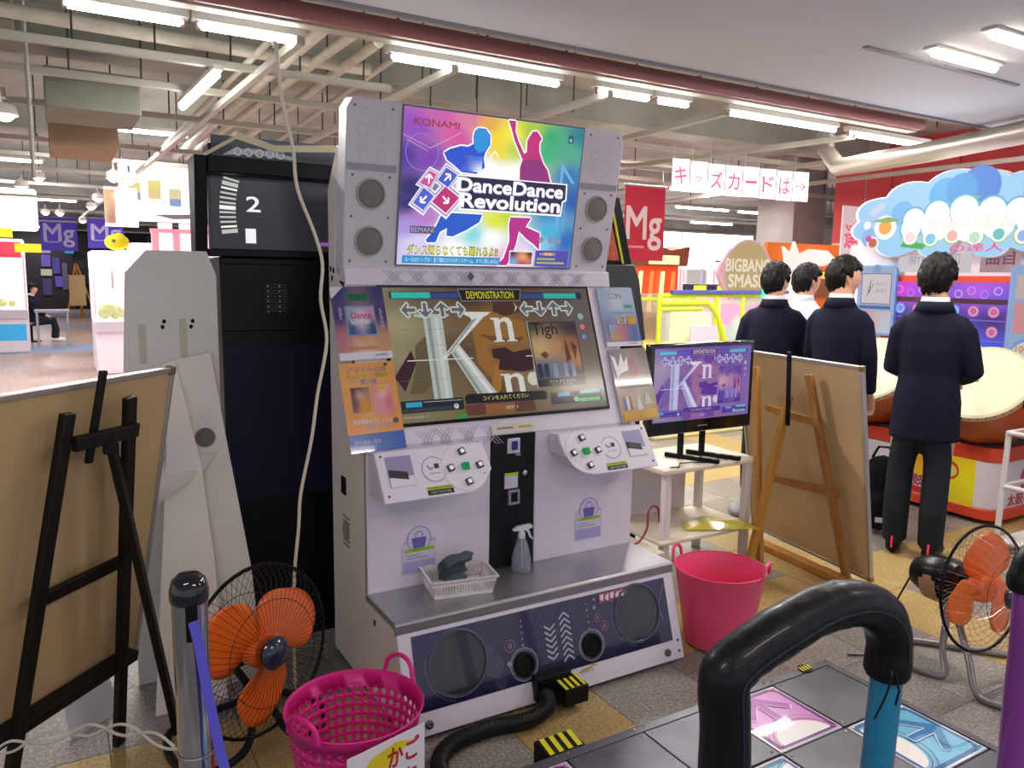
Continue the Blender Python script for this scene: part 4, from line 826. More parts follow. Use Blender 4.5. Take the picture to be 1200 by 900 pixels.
f1_ = thing('floor_fan', 'floor fan with solid orange blades and black wire guard, left of the cabinet', 'fan', F1)
FC = Vector((0, 0, .368))
def fanhead(t, R_, n, wm, rm, ax, bm_, rot, badge, hubm, fd=.065, wr_=.0009, motor=True):
    k0 = list(t.children)
    grille(t, R_, fd, n, wm, rm, ax, True, wr=wr_); grille(t, R_, .08, n, wm, rm, ax, False, wr=wr_); blades(t, R_, ax, bm_, rot, hubm)
    M().lathe([(.001, fd+.025), (.02, fd+.024), (.040, fd+.017), (.050, fd+.003), (.048, fd-.009), (.001, fd-.01)], n=28, ax=ax).build('guard_badge', badge, t)
    for o in t.children:
        if o not in k0: o.location = FC
blackw = mat('black_wire', '1A1A1C', .35, .3)
fanhead(f1_, .262, 64, blackw, blackw, fa, orange, .35, mat('navy_badge', '1C2440', .2, coat=.8), None)
# shift hub colour detail: badge star and motor
M().lathe([(.03, -.09), (.075, -.10), (.08, -.15), (.06, -.22), (.001, -.24)], FC, 20, ax=fa).build('motor_housing', blackp, f1_)
M().tube(smooth([FC+Vector((-.06, .06, -.02))-fa*.12, Vector((-.03, .10, .22)), Vector((-.02, .06, .12)), Vector((-.06, -.02, .06)), Vector((-.16, -.02, .018)), Vector((-.24, .06, .016)), Vector((-.26, .2, .016)), Vector((-.2, .3, .016)), Vector((.1, .36, .016)), Vector((.24, .22, .016)), Vector((.2, .06, .02)), Vector((.1, .0, .05)), Vector((.05, .04, .12)), Vector((.03, .1, .22)), FC+Vector((.06, .06, -.02))-fa*.12]), .0125, 10).build('stand_tube', blackm, f1_)
F2 = (3.035, 1.545, 0); fb = Vector((-.10, -.99, .10)).normalized(); FC = Vector((0, 0, .362))
f2_ = thing('floor_fan', 'floor fan with orange blades, pale guard and grey tube stand, right side', 'fan', F2)
palew = mat('pale_wire', 'B8BABC', .25, .8)
fanhead(f2_, .243, 40, palew, blackw, fb, orange, 1.55, mat('navy_badge', '1C2440'), None, fd=.12, wr_=.0008)
M().lathe([(.03, -.08), (.075, -.09), (.088, -.13), (.085, -.22), (.06, -.28), (.001, -.30)], FC, 22, ax=fb).build('motor_housing', blackp, f2_)
M().lathe([(.089, -.14), (.090, -.17), (.087, -.215)], FC-Vector((0, 0, .012)), 22, ax=fb).build('motor_band', mat('tan_band', 'A88860', .5), f2_, label='tan band round the black motor')
gt = mat('stand_grey_tube', '8E8C8C', .35, .5)
M().tube(smooth([FC-fb*.15+Vector((0, 0, -.07)), Vector((-.02, .12, .18)), Vector((-.06, .10, .08)), Vector((-.13, .05, .016)), Vector((-.16, .18, .016)), Vector((.0, .32, .016)), Vector((.25, .05, .016)), Vector((.42, -.12, .016))]), .0135, 10).build('stand_tube', gt, f2_)
M().tube(smooth([FC-fb*.15+Vector((.03, 0, -.07)), Vector((.02, .09, .18)), Vector((-.06, -.0, .10)), Vector((-.16, -.10, .016)), Vector((-.14, -.20, .016)), Vector((-.02, -.25, .016)), Vector((.2, -.26, .016)), Vector((.36, -.24, .016)), Vector((.42, -.14, .016))]), .0135, 10).build('stand_tube', gt, f2_)
M().tube(smooth([FC-fb*.3, FC-fb*.33+Vector((-.05, .03, -.2)), Vector((-.18, .3, .02)), Vector((-.3, .35, .008))]), .004, 6).build('power_cord', blackp, f2_)

# ================================================================ STANCHION
sn_ = thing('stanchion', 'chrome queue post with blue-purple belt at the lower left', 'post', (.214, 1.68, 0))
M().lathe([(.001, 0), (.16, 0), (.165, .008), (.12, .02), (.04, .028)], n=36).build('post_base', chrome, sn_)
M().lathe([(.036, .02), (.036, .858)], n=28).build('post_tube', mat('satin_chrome', 'C8C8CC', .14, 1.), sn_)
M().lathe([(.037, .845), (.0395, .852), (.0395, .87), (.034, .892), (.02, .905), (.001, .909)], n=28).build('post_cap', mat('dark_cap', '16161C', .12, coat=1.), sn_)
M().box(-.014, .010, -.040, -.034, .77, .852).build('belt_slot', blackp, sn_, bevel=.002)
q = M(); pts = [(.0, -.040, .815), (.008, -.045, .77), (.02, -.06, .66), (.036, -.08, .54), (.06, -.12, .40), (.09, -.17, .25)]
for a, b in zip(pts, pts[1:]): q.beam(a, b, .020, .002, side=(0, -1, .1))
q.build('belt', mat('belt_purple', '5C58D0', .6), sn_, kind='stuff')
M().lathe([(.0375, .50), (.0385, .503), (.0385, .506), (.0375, .509)], n=24).build('wire_tie', palew, sn_)
# braided white cord from the post to the black easel
def braid(name, pts, label, amp=.014, r=.0035, turns=5, col='D0CCC0'):
    L0 = Vector(pts[0]); P0 = [Vector(p)-Vector((L0.x, L0.y, 0)) for p in pts]; t = thing(name, label, 'cord', (L0.x, L0.y, 0))
    n = 60
    for ph in (0, PI):
        w = []
        for i in range(n+1):
            f = i/n*(len(P0)-1); k = min(int(f), len(P0)-2); p = P0[k].lerp(P0[k+1], f-k); a = turns*PI*i/n+ph
            w.append(p+Vector((0, 0, 1))*amp*math.sin(a)+Vector((.3, -.9, 0))*amp*.4*math.cos(a))
        M().tube(w, r, 6).build('strand', mat('cord_'+col, col, .5), t)
braid('twisted_cord', [(-.19, 2.18, .345), (-.12, 2.14, .37), (-.02, 2.06, .41), (.05, 1.98, .445), (.12, 1.86, .48), (.178, 1.72, .50)], 'pale cord twisted in loops between the black easel and the chrome post')
pc = [(1.085, 4.30, 2.715), (.90, 3.6, 2.50), (.72, 2.9, 2.32), (.655, 2.6, 2.23), (.668, 2.6, 2.08), (.70, 2.6, 1.93), (.712, 2.6, 1.80), (.765, 2.6, 1.66), (.79, 2.6, 1.56), (.782, 2.6, 1.44), (.80, 2.6, 1.30), (.765, 2.6, 1.12), (.74, 2.6, .96), (.70, 2.6, .78), (.69, 2.6, .66), (.672, 2.6, .50), (.67, 2.62, .30), (.68, 2.66, .08), (.70, 2.72, .01)]
pcs = []
for i in range(len(pc)-1):
    for k in range(5):
        t = k/5; P0, P1, P2, P3 = [Vector(pc[min(max(j, 0), len(pc)-1)]) for j in (i-1, i, i+1, i+2)]
        pcs.append(.5*((2*P1)+(P2-P0)*t+(2*P0-5*P1+4*P2-P3)*t*t+(3*P1-P0-3*P2+P3)*t**3)-Vector((.7, 2.72, 0)))
o = M().tube(pcs, .0058, 8).build('hanging_cable', mat('cream_cable', 'E4DCC0', .4)); tag(o, 'long cream power cable hanging from the ceiling past the black cabinet', 'cable', loc=(.7, 2.72, 0))

# ================================================================ LEFT EASEL + BOARD
tan_b = mat('tan_hardboard', 'C2A678', .75, noise_=.06, scale=3); alu = mat('aluminium_frame', 'B8B4AE', .4, .7)
def board(name, label, TR, d, n_, lean, w, h, slat=None):
    d, n_ = Vector(d).normalized(), Vector(n_).normalized(); e = (n_*lean+Vector((0, 0, 1))).normalized(); m_ = d.cross(e).normalized()
    if m_.dot(n_) < 0: m_ = -m_
    TR = Vector(TR); c = TR-d*(w/2)-e*(h/2); L = Vector((c.x, c.y, 0)); t = thing(name, label, 'board', L); c = c-L
    M().obox(c, d, e, m_, w/2-.004, h/2-.004, .006).build('back_sheet', tan_b, t)
    M().obox(c-m_*.008, d, e, m_, w/2-.01, h/2-.01, .002).build('writing_face', white_pl, t)
    for s_ in (-1, 1):
        M().obox(c+e*s_*(h/2-.007), d, e, m_, w/2, .008, .011).build('frame_rail', alu, t, bevel=.002)
        M().obox(c+d*s_*(w/2-.007), d, e, m_, .008, h/2-.014, .011).build('frame_rail', alu, t, bevel=.002)
        for k in (-1, 1): M().obox(c+d*s_*(w/2-.01)+e*k*(h/2-.01), d, e, m_, .013, .013, .013).build('corner_cap', mat('corner_brass', '8C7C58', .4, .5), t, bevel=.003)
    return t, e, m_
bl, e1, m1 = board('whiteboard', 'tan-backed framed board seen from behind on the black easel', (.316, 2.631, 1.231), (.697, .717, 0), (.717, -.697, 0), .2, .9, 1.0)
be = mat('black_stained_wood', '17130F', .5, noise_=.2, scale=14, stretch=(6, 6, .6))
EL = Vector((0, 2.5, 0))
ea = thing('easel', 'black wooden easel holding the tan-backed board at the left', 'easel', EL)
def bar(t, nm, p, q_, w, d_, m_, L, side): return M().beam(Vector(p)-L, Vector(q_)-L, w, d_, side=side).build(nm, m_, t, bevel=.003)
sd = m1; off = m1*.012
bar(ea, 'leg', (.020, 2.262, 1.165), (-.200, 2.345, .0), .038, .022, be, EL, sd)
bar(ea, 'leg', (.176, 2.418, 1.175), (.108, 2.668, .0), .038, .022, be, EL, sd)
bar(ea, 'top_rail', Vector((.015, 2.285, 1.085))+off*1.8, Vector((.175, 2.435, 1.085))+off*1.8, .04, .02, be, EL, sd)
bar(ea, 'cross_rail', Vector((-.085, 2.32, .655)), Vector((.150, 2.535, .665)), .04, .016, be, EL, sd)
bar(ea, 'support_ledge', Vector((-.30, 2.22, .295)), Vector((.16, 2.66, .305)), .035, .05, be, EL, sd)
bar(ea, 'clamp_strip', Vector((.110, 2.34, 1.262)), Vector((.062, 2.355, 1.01)), .024, .012, be, EL, sd)
bar(ea, 'prop_leg', Vector((.118, 2.365, 1.065)), Vector((.282, 2.65, .0)), .036, .022, be, EL, (1, -.3, 0))
M().obox(Vector((.118, 2.36, 1.06))-EL, (1, 0, 0), (0, 1, 0), (0, 0, 1), .02, .015, .03).build('hinge', blackm, ea, bevel=.004)
pw = thing('paper_sheet', 'white folded paper propped on the floor under the black easel', 'paper', (.06, 2.83, 0), rad(38))
M().prism([(-.11, 0), (.09, 0), (.06, .22), (-.10, .16)], lambda a, b, k: (a, .002*k+b*.25, b)).build('sheet', mat('paper_white', 'E8E6EA', .6), pw)

# ================================================================ RIGHT EASEL + BOARD
br_, e2, m2 = board('whiteboard', 'tan-backed framed board seen from behind on the pine easel', (3.273, 2.30, 1.13), (-.162, -.987, 0), (-.987, .162, 0), .15, .92, 1.09)
pine = mat('pine_wood', 'C0883C', .5, noise_=.14, scale=10, stretch=(5, 5, .5)); pined = mat('aged_pine', 'A06C30', .5, noise_=.16, scale=10, stretch=(5, 5, .5))
EL = Vector((3.25, 2.7, 0)); e_ = thing('easel', 'pine wooden easel holding the board right of the monitor', 'easel', EL)
bar(e_, 'leg', (3.262, 2.595, 1.06), (3.385, 2.37, .0), .045, .024, pined, EL, m2)
bar(e_, 'leg', (3.325, 2.995, 1.05), (3.14, 2.72, .0), .042, .024, pine, EL, m2)
bar(e_, 'top_rail', (3.35, 2.93, .835), (3.305, 2.56, .815), .04, .02, pine, EL, m2)
bar(e_, 'cross_rail', (3.37, 2.88, .45), (3.335, 2.43, .475), .045, .02, pined, EL, m2)
bar(e_, 'support_ledge', (3.45, 3.02, .02), (3.36, 2.32, .03), .04, .05, pine, EL, m2)
bar(e_, 'prop_leg', (3.29, 2.73, .93), (3.07, 2.745, .0), .045, .026, mat('yellow_pine', 'CC9440', .45, noise_=.1, scale=10, stretch=(5, 5, .5)), EL, (0, -1, 0))
bar(e_, 'clamp_strip', (3.24, 2.705, 1.165), (3.262, 2.705, .78), .026, .012, blackm, EL, m2)

# ================================================================ MONITOR + STAND
sw = mat('shelf_unit_white', 'E2DCDC', .45)
ts = thing('shelf_stand', 'white two-tier shelf stand carrying the small monitor', 'stand', (2.88, 3.0, 0))
q = [(-.36, -.20), (.25, -.20), (.29, -.16), (.29, .22), (-.36, .22)]
M().prism(q, lambda a, b, k: (a, b, .575+.025*k)).build('shelf', mat('shelf_cream', 'DCD4C0', .4), ts, bevel=.006)
M().prism(q, lambda a, b, k: (a, b, .215+.022*k)).build('shelf', mat('shelf_cream', 'DCD4C0'), ts, bevel=.006)
for x, y in ((-.31, -.16), (.25, -.16), (-.31, .19), (.25, .19)): M().box(x-.02, x+.02, y-.02, y+.02, 0, .576).build('leg', sw, ts, bevel=.006)
M().box(-.34, .16, .205, .218, .24, .57).build('back_panel', mat('panel_lilac', 'D4CEDA', .5), ts)
lw = thing('low_shelf', 'low cream side shelf standing between the dance cabinet and stand', 'shelf', (2.38, 2.95, 0))
M().box(-.24, .12, -.20, .2, .19, .212).build('shelf_board', mat('shelf_cream', 'DCD4C0'), lw, bevel=.004)
for x, y in ((-.2, -.17), (.09, -.17), (.09, .17), (-.2, .17)): M().box(x-.02, x+.02, y-.02, y+.02, 0, .19).build('leg', mat('leg_tan', '9C8C74', .5), lw, bevel=.004)
M().box(-.12, -.06, -.205, -.2, .17, .205).build('dark_tab', blackm, lw)
mn_ = thing('monitor', 'black flat monitor on the white stand mirroring the dance screen', 'monitor', (2.862, 2.93, .60))
M().box(-.36, .36, -.012, .03, .145, .608).build('bezel', mat('gloss_black', '09090C', .12, coat=1.), mn_, bevel=.008)
M().box(-.28, .28, .028, .075, .2, .55).build('rear_shell', blackp, mn_, bevel=.01)
P = Pr(.664, .374, .00012); game_art(P)
c = P.build('screen', mn_, (-.332, -.0125, .588), (1, 0, 0), (0, 0, 1), vmat('purple_lit_screen', emit=.8, rough=.15))
nt = c.data.materials[0].node_tree; mx = nt.nodes.new('ShaderNodeMixRGB'); mx.blend_type = 'MIX'; mx.inputs[0].default_value = .33; mx.inputs[2].default_value = rgb('8048F0')
vc = [n for n in nt.nodes if n.type == 'VERTEX_COLOR'][0]; nt.links.new(vc.outputs[0], mx.inputs[1])
for nm in ('Emission Color',): nt.links.new(mx.outputs[0], nt.nodes['Principled BSDF'].inputs[nm])
P = Pr(.07, .012); P.rect(0, .2, 1, .8, '70707A'); P.build('maker_mark', mn_, (-.03, -.0125, .185))
for x in (-.09, .06):
    M().box(x-.014, x+.014, .03, .05, .0, .16).build('mount_post', blackm, mn_, bevel=.002)
    M().beam((x-.03, .12, .012), (x+.10, -.14, .012), .022, .022).build('mount_foot', blackm, mn_, bevel=.002)
    q = M()
    for k in range(3): q.beam((x+.045+.02*k-.012, -.03-.04*k, .0235), (x+.045+.02*k, -.055-.04*k, .0235), .007, .001)
    q.build('foot_slots', mat('slot_light', 'B8B4AC', .5), mn_, kind='stuff')
o = M().tube([(-.27, -.16, .003), (-.23, -.18, .003), (-.17, -.12, .003), (-.1, -.13, .003), (-.02, -.17, .003)], .003, 6).build('thin_cable', blackp); tag(o, 'thin black cable lying on the stand top in front of the monitor', 'cable', loc=(2.86, 3.0, .601))
o = M().tube(smooth([(.0, 0, .008), (.04, .02, .008), (.12, .03, .015), (.16, .02, .08), (.165, .02, .16), (.19, .02, .19), (.23, .02, .17), (.24, .02, .10)]), .006, 8).build('red_cable', mat('red_rubber', 'A03C44', .45)); tag(o, 'red cable looping up beside the dance cabinet', 'cable', loc=(2.33, 2.86, .213))
yf = thing('yellow_folder', 'translucent yellow plastic folder hanging over the lower shelf edge', 'folder', (2.95, 2.86, .247))
M().add([(-.20, .02, 0), (.0, -.08, 0), (.15, -.16, .0), (.17, -.02, .01), (.02, .10, .015), (-.14, .12, 0), (-.02, .02, .02)], [(0, 1, 6), (1, 2, 6), (2, 3, 6), (3, 4, 6), (4, 5, 6), (5, 0, 6)]).build('folder_sheet', mat('yellow_plastic', 'D8D028', .2, alpha=.85, coat=.5), yf, smooth=False)

# ================================================================ BLACK DRIVING CABINET (behind left)
kb = thing('racing_cabinet', 'tall black arcade cabinet with tachometer screen behind the cream cable', 'game cabinet', (.9, 3.15, 0))
dk = mat('cabinet_black', '060609', .4); nv = mat('navy_panel', '090C28', .45)
M().box(-.34, .42, 0, .3, .0, 1.585).build('lower_body', dk, kb, bevel=.006)
M().box(-.33, .41, -.006, .0, .62, 1.24).build('front_door', nv, kb, bevel=.004)
M().box(-.34, .41, -.008, .0, 1.30, 1.56).build('upper_panel', dk, kb, bevel=.004)
for s_, x in ((-1, -.425), (1, .42)): M().prism([(-.06, 1.95), (.10, 1.95), (.10, 1.5), (.02, 1.5), (-.0, 1.57)], lambda a, b, k, x=x: (x+.045*k, a, b)).build('hood_side', dk, kb, bevel=.005)
M().box(-.38, .42, -.06, .02, 1.89, 1.95).build('hood_top', dk, kb, bevel=.005)
M().box(-.38, .42, -.02, .02, 1.585, 1.615).build('hood_sill', dk, kb, bevel=.005)
q = M().box(-.37, .42, .02, .04, 1.60, 1.90).build('screen_glass', mat('screen_black', '1C1A20', .12, coat=1.), kb)
P = Pr(.74, .285, .0004); P.grad([(0, 0, '201E26'), (1, 0, '1C1C22'), (0, 1, '242028'), (1, 1, '201E24')], 2, 2)
for k in range(26):
    a = PI*.76+k*.036; cx, cy = .82, .47; r1, r2 = .70, .78-.0*k; kk = .74/.285; c0, s0 = math.cos(a), math.sin(a)
    if 0 < cy-r1*s0*kk*.9 < 1 and 0 < cy-r2*s0*kk*.9 < 1: P.line((cx+r1*c0*1., cy-r1*s0*kk*.9), (cx+r2*c0, cy-r2*s0*kk*.9), .010 if k % 5 else .02, 'B8C0B8' if k % 4 else 'F0F4E8')
P.text('2', .175, .25, .245, .45, 'F0F4F4', .02); P.text('1', .170, .68, .215, .87, 'F0F4F4', .02)
P.path([(.76+.145*math.cos(PI-.95+a*.15), .47-.42*math.sin(PI-.95+a*.15)) for a in range(0, 14)], .008, '1C7CA8')
for k in range(6):
    a = PI-.85+k*.34; P.line((.76+.145*math.cos(a), .47-.42*math.sin(a)), (.76+.115*math.cos(a), .47-.33*math.sin(a)), .007, '1C7CA8')
P.text('8', .665, .46, .69, .54, '1C7CA8', .02); P.text('6', .70, .66, .725, .74, '1C7CA8', .02); P.text('km/h', .62, .88, .74, .97, '90A0D0', .01); P.poly([(.9, .45), (.96, .40), (.96, .5)], 'B03040'); P.grad([(.6, .85, '8C50A0'), (.7, .8, '2860A0')], 3, 2, 2, (.56, .83, .66, .88))
P.build('gauge_screen', kb, (-.36, .0195, 1.888), (1, 0, 0), (0, 0, 1), lit)
q = M()
for r_ in range(2):
    for k in range(6): q.ball((-.165+.045*r_, -.009, 1.475-k*.020), .0035, 6)
q.build('speaker_dots', mat('dot_white', 'C8C8CC', .4), kb, kind='stuff')
q = M()
for k in range(10): q.box(-.175, -.09, -.011, -.008, 1.375+k*.0115, 1.380+k*.0115)
q.build('speaker_slots', mat('slot_grey', '2A2A30', .5), kb, kind='stuff')
P = Pr(.79, .10); P.grad([(0, .5, '101018'), (.3, .3, '50586C'), (.5, .6, '14141C'), (.8, .4, '20242C'), (.95, .5, 'A0C0D8')], 14, 5); P.poly([(.05, .7), (.1, .45), (.2, .4), (.3, .45), (.4, .6), (.38, .7), (.2, .6)], 'A8B0B8'); [P.ring(.12+.05*k, .54, .02, .006, 'D8DCE0', 14) for k in range(5)]
P.build('header_print', kb, (-.36, -.02, 2.03), (1, 0, 0), (0, 0, 1), vmat('header_print', emit=.1, rough=.3))
M().prism([(-.40, 1.952), (-.27, 2.035), (-.27, 2.05), (-.13, 2.01), (.42, 2.06), (.42, 2.03), (-.13, 1.985), (-.27, 2.02), (-.38, 1.95)][::1], lambda a, b, k: (a, -.03+.12*k, b)).build('header_trim', mat('cream_trim', 'DCD4B0', .5), kb)
M().box(-.37, .42, -.018, .1, 1.951, 2.0).build('header_box', dk, kb, bevel=.004)

# ================================================================ GREY STANDEE (back of a cardboard display)
sd_ = thing('cardboard_standee', 'grey-white cardboard display board with clipped corners, seen from behind', 'display board', (.37, 3.03, 0))
cb = mat('card_grey_white', 'DEDCD6', .8, noise_=.03, scale=4); cw = mat('card_cream_white', 'EAE4DA', .8, noise_=.05, scale=5)
M().prism([(-.17, 0), (.155, 0), (.155, 1.515), (.125, 1.60), (-.075, 1.60), (-.145, 1.52), (-.165, 1.18)], lambda a, b, k: (a, .012*k, b)).build('board', cb, sd_, bevel=.002)
M().prism([(-.10, 0), (.25, 0), (.225, .42), (.155, .95), (.12, 1.235), (.0, 1.215), (-.02, 1.0)], lambda a, b, k: (a, -.03-.006*k-(1.2-b)*.09, b)).build('strut_flap', cw, sd_, bevel=.001)
M().prism([(-.14, 0), (.10, 0), (.085, .5), (.06, .85), (-.005, 1.215), (-.045, 1.20), (-.05, .9)], lambda a, b, k: (a, -.05-.006*k-(1.2-b)*.16, b)).build('strut_flap', mat('card_warm', 'F0E8DC', .8), sd_, bevel=.001)
M().add([(.06, -.10, .80), (.135, -.06, .88), (.11, -.03, .90), (-.09, -.09, .85), (-.13, -.14, .79), (-.02, -.16, .78), (-.10, -.15, .72)], [(0, 1, 2, 3, 4, 5), (4, 5, 6)]).build('locking_tab', cw, sd_, solid=.003)
M().lathe([(.001, 0), (.035, 0)], (.085, -.066, .93), 20, ax=(0, -1, .1)).build('cutout_hole', mat('hole_shadow_card', '6C6A64', .9), sd_)
for x in (-.03, .065):
    for z in (1.33, 1.35): M().ball((x+(z-1.34)*.3, -.001, z), (.007, .002, .008), 8).build('rivet', blackm, sd_)
for x, z in ((-.10, 1.27), (.035, 1.29)): M().box(x-.012, x+.012, -.002, 0, z-.07, z+.07).build('tape_strip', mat('tape_clear', 'C4C0A8', .3), sd_)
# ================================================================ PEOPLE
skin = mat('skin', 'D8A488', .5, noise_=.05, scale=12); hairm = mat('black_hair', '0E0B0B', .45, bump=.5, scale=120, stretch=(3, 3, .4))
navy = mat('navy_blazer_cloth', '0F1228', .85, bump=.6, scale=7); grey_t = mat('charcoal_trousers', '1E242A', .85, bump=.35, scale=8)
shirtm = mat('white_shirt', 'ECEAF0', .7, bump=.2, scale=12); shoem = mat('black_shoe', '0C0C0E', .5)
def headpt(d, grow_=0.):
    x, y, z = d; rx, ry, rz = .080+grow_, .101+grow_, .121+grow_
    if z < 0:
        t = min(1, -z/.95); rx *= 1-.32*t; ry *= 1-.10*t
    p = Vector((x*rx, y*ry, z*rz))
    if y > 0 and not grow_:
        p.y += .022*math.exp(-(x/.16)**2-((z+.12)/.15)**2)          # nose
        p.y += .010*math.exp(-(x/.28)**2-((z+.78)/.16)**2)         # chin
        p.y += .007*math.exp(-(x/.22)**2-((z+.42)/.10)**2)         # lips
        p.y += .006*math.exp(-(x/.5)**2-((z-.22)/.10)**2)          # brow
        for sx in (-1, 1): p.y -= .008*math.exp(-((x-sx*.36)/.16)**2-((z-.05)/.12)**2)
    return p
def person(loc, face, h, label, arms, head_yaw=0., head_pitch=0., top='blazer', lace=False, hunch=0., legs=((-.1, 0), (.1, 0)), hair_seed=0, hem=.72, slim=1., sit=False):
    s = h/1.70; b = M(); rz = -face
    T = lambda p: (p[0]*s, p[1]*s, p[2]*s)
    def tb(m_, pts, rs, n=16, ell=None): m_.tube([T(p) for p in pts], [(a*s, c*s) if not isinstance(r, tuple) else (r[0]*s, r[1]*s) for r in rs for a, c in [(r, r) if not isinstance(r, tuple) else r]], n, ell=ell)
    fy = hunch
    tb(b, [(0, 0, .84), (0, 0, .92), (0, 0, 1.03), (0, fy*.3, 1.18), (0, fy*.5, 1.30), (0, fy*.7, 1.355), (0, fy*.9, 1.405), (0, fy, 1.48), (0, fy+.01, 1.54)],
       [(.12, .09), (.135, .10), (.12, .09), (.135, .10), (.14, .095), (.10, .075), (.075, .062), (.060, .060), (.057, .060)], 20, (1, 0, 0))
    # head
    Hc = Vector((0, fy+.022, 1.570)); Rm = Matrix.Rotation(head_yaw, 3, 'Z') @ Matrix.Rotation(head_pitch, 3, 'X'); n, k = 32, 25; vs = []
    for i in range(k):
        th = PI*i/(k-1)
        for j in range(n):
            a = 2*PI*j/n; q_ = max(math.sin(th), 1e-3); vs.append(T(Hc+Rm @ headpt((q_*math.cos(a), q_*math.sin(a), math.cos(th)))))
    b.add(vs, [(i*n+j, (i+1)*n+j, (i+1)*n+(j+1) % n, i*n+(j+1) % n) for i in range(k-1) for j in range(n)]+[tuple(range(n)), tuple(range((k-1)*n, k*n))[::-1]])
    for sx in (-1, 1):       # ears
        e_ = [Hc+Rm @ Vector((sx*(.074+.008*math.sin(t_)), -.005-.012*math.cos(t_*1.0), -.012+.030*math.cos(t_))) for t_ in [2*PI*i_/10 for i_ in range(10)]]
        b.tube([T(p) for p in e_], .007*s, 8, closed=True); b.ball(T(Hc+Rm @ Vector((sx*.074, -.004, -.012))), (.006*s, .012*s, .022*s), 8)
    # arms with hands and five fingers each
    for si, (el, wr) in enumerate(arms):
        sx = -1 if si == 0 else 1; sh = Vector((sx*.158*slim, fy*.6, 1.32)); el, wr = Vector(el), Vector(wr)
        tb(b, [sh-Vector((sx*.06, 0, 0)), sh, sh.lerp(el, .5), el, el.lerp(wr, .35), wr], [.036, .040, .038, .034, .034, .025], 12)
        f = (wr-el).normalized(); up_ = Vector((0, 0, 1)) if abs(f.z) < .8 else Vector((0, 1, 0)); lat = f.cross(up_).normalized(); nrm = lat.cross(f)
        tb(b, [wr-f*.01, wr+f*.03, wr+f*.085], [(.026, .018), (.036, .016), (.038, .014)], 12, lat)
        for q_ in range(4):
            o_ = wr+f*.08+lat*(-.028+.019*q_); L_ = (.062, .072, .068, .054)[q_]
            tb(b, [o_-f*.01, o_+f*L_*.45-nrm*.006, o_+f*L_*.75-nrm*.026, o_+f*L_*.72-nrm*.048], [.0088, .0085, .0078, .0065], 8)
        th_ = -1 if sx > 0 else 1
        tb(b, [wr+f*.02+lat*.02*th_, wr+f*.045+lat*.045*th_-nrm*.012, wr+f*.075+lat*.05*th_-nrm*.025, wr+f*.10+lat*.042*th_-nrm*.032], [.012, .011, .0095, .0078], 8)
    for si, (fx, fyy) in enumerate(legs):
        sx = -1 if si == 0 else 1
        tb(b, [(sx*.075, 0, .90), (sx*.09, .0, .80), (fx*1.0, fyy*.5+.02, .47), (fx, fyy-.02, .25), (fx, fyy, .07)] if not sit else [(sx*.075, 0, .90), (sx*.09, .1, .88), (fx, .40, .87), (fx, .42, .65), (fx, .40, .49)], [.085, .083, .056, .05, .036], 12)
        tb(b, [(fx, fyy-.03, .05), (fx+sx*.012, fyy+.06, .035), (fx+sx*.02, fyy+.15, .025)], [(.035, .035), (.04, .028), (.035, .018)], 10, (1, 0, 0))
    P_ = b.build('person', skin, remesh=.0075); P_.location = (loc[0], loc[1], 0); P_.rotation_euler = (0, 0, rz); tag(P_, label, 'person')
    # hair
    n, k = 64, 40; vs = []; hm = M()
    for i in range(k):
        th = PI*i/(k-1)
        for j in range(n):
            a = 2*PI*j/n; q_ = max(math.sin(th), 1e-3); d = Vector((q_*math.cos(a), q_*math.sin(a), math.cos(th)))
            nz = noise.noise(Vector((d.x*9+hair_seed, d.y*9, d.z*2.5)))*.010+noise.noise(Vector((d.x*26, d.y*26+hair_seed, d.z*4)))*.006
            g = .016+nz+.007*max(0, d.z)
            lim = -.72 if d.y < -.1 else (-.20+.25*math.exp(-((d.y+.05)/.2)**2) if d.y < .25 else .28)
            lim += noise.noise(Vector((d.x*12, d.y*12, hair_seed)))*.22
            f = (d.z-lim)/.12; f = max(0, min(1, f))
            p = headpt((d.x, d.y, d.z), g*f-.028*(1-f)); vs.append(T(Hc+Rm @ p))
    hm.add(vs, [(i*n+j, (i+1)*n+j, (i+1)*n+(j+1) % n, i*n+(j+1) % n) for i in range(k-1) for j in range(n)]+[tuple(range(n)), tuple(range((k-1)*n, k*n))[::-1]])
    hm.build('hair', hairm, P_)
    for sx in (-1, 1):
        e_ = M().ball(T(Hc+Rm @ Vector((sx*.030, .083, .006))), (.012*s, .008*s, .007*s), 10).build('eye', mat('eye_white', 'E8E4E0', .2), P_)
        M().ball(T(Hc+Rm @ Vector((sx*.030, .0895, .006))), (.0055*s, .003*s, .0055*s), 8).build('iris', mat('iris_dark', '140C08', .15), e_)
        M().tube([T(Hc+Rm @ Vector((sx*x_, .094-.25*abs(x_-.02)**1.2, .026+.003*(1-abs(x_-.03)*50)))) for x_ in (.014, .026, .038, .046)], [.002*s, .0032*s, .003*s, .0015*s], 6).build('eyebrow', hairm, P_)
    M().tube([T(Hc+Rm @ Vector((x_, .093-abs(x_)*.35, -.052+abs(x_)*.08))) for x_ in (-.022, -.01, 0, .01, .022)], [.0015*s, .0035*s, .004*s, .0035*s, .0015*s], 6).build('mouth', mat('lips', 'B06058', .5), P_)
    # clothes
    c_ = M(); hemz = hem; cl = navy if top == 'blazer' else shirtm; w = slim*(1.0 if top == 'blazer' else .93)
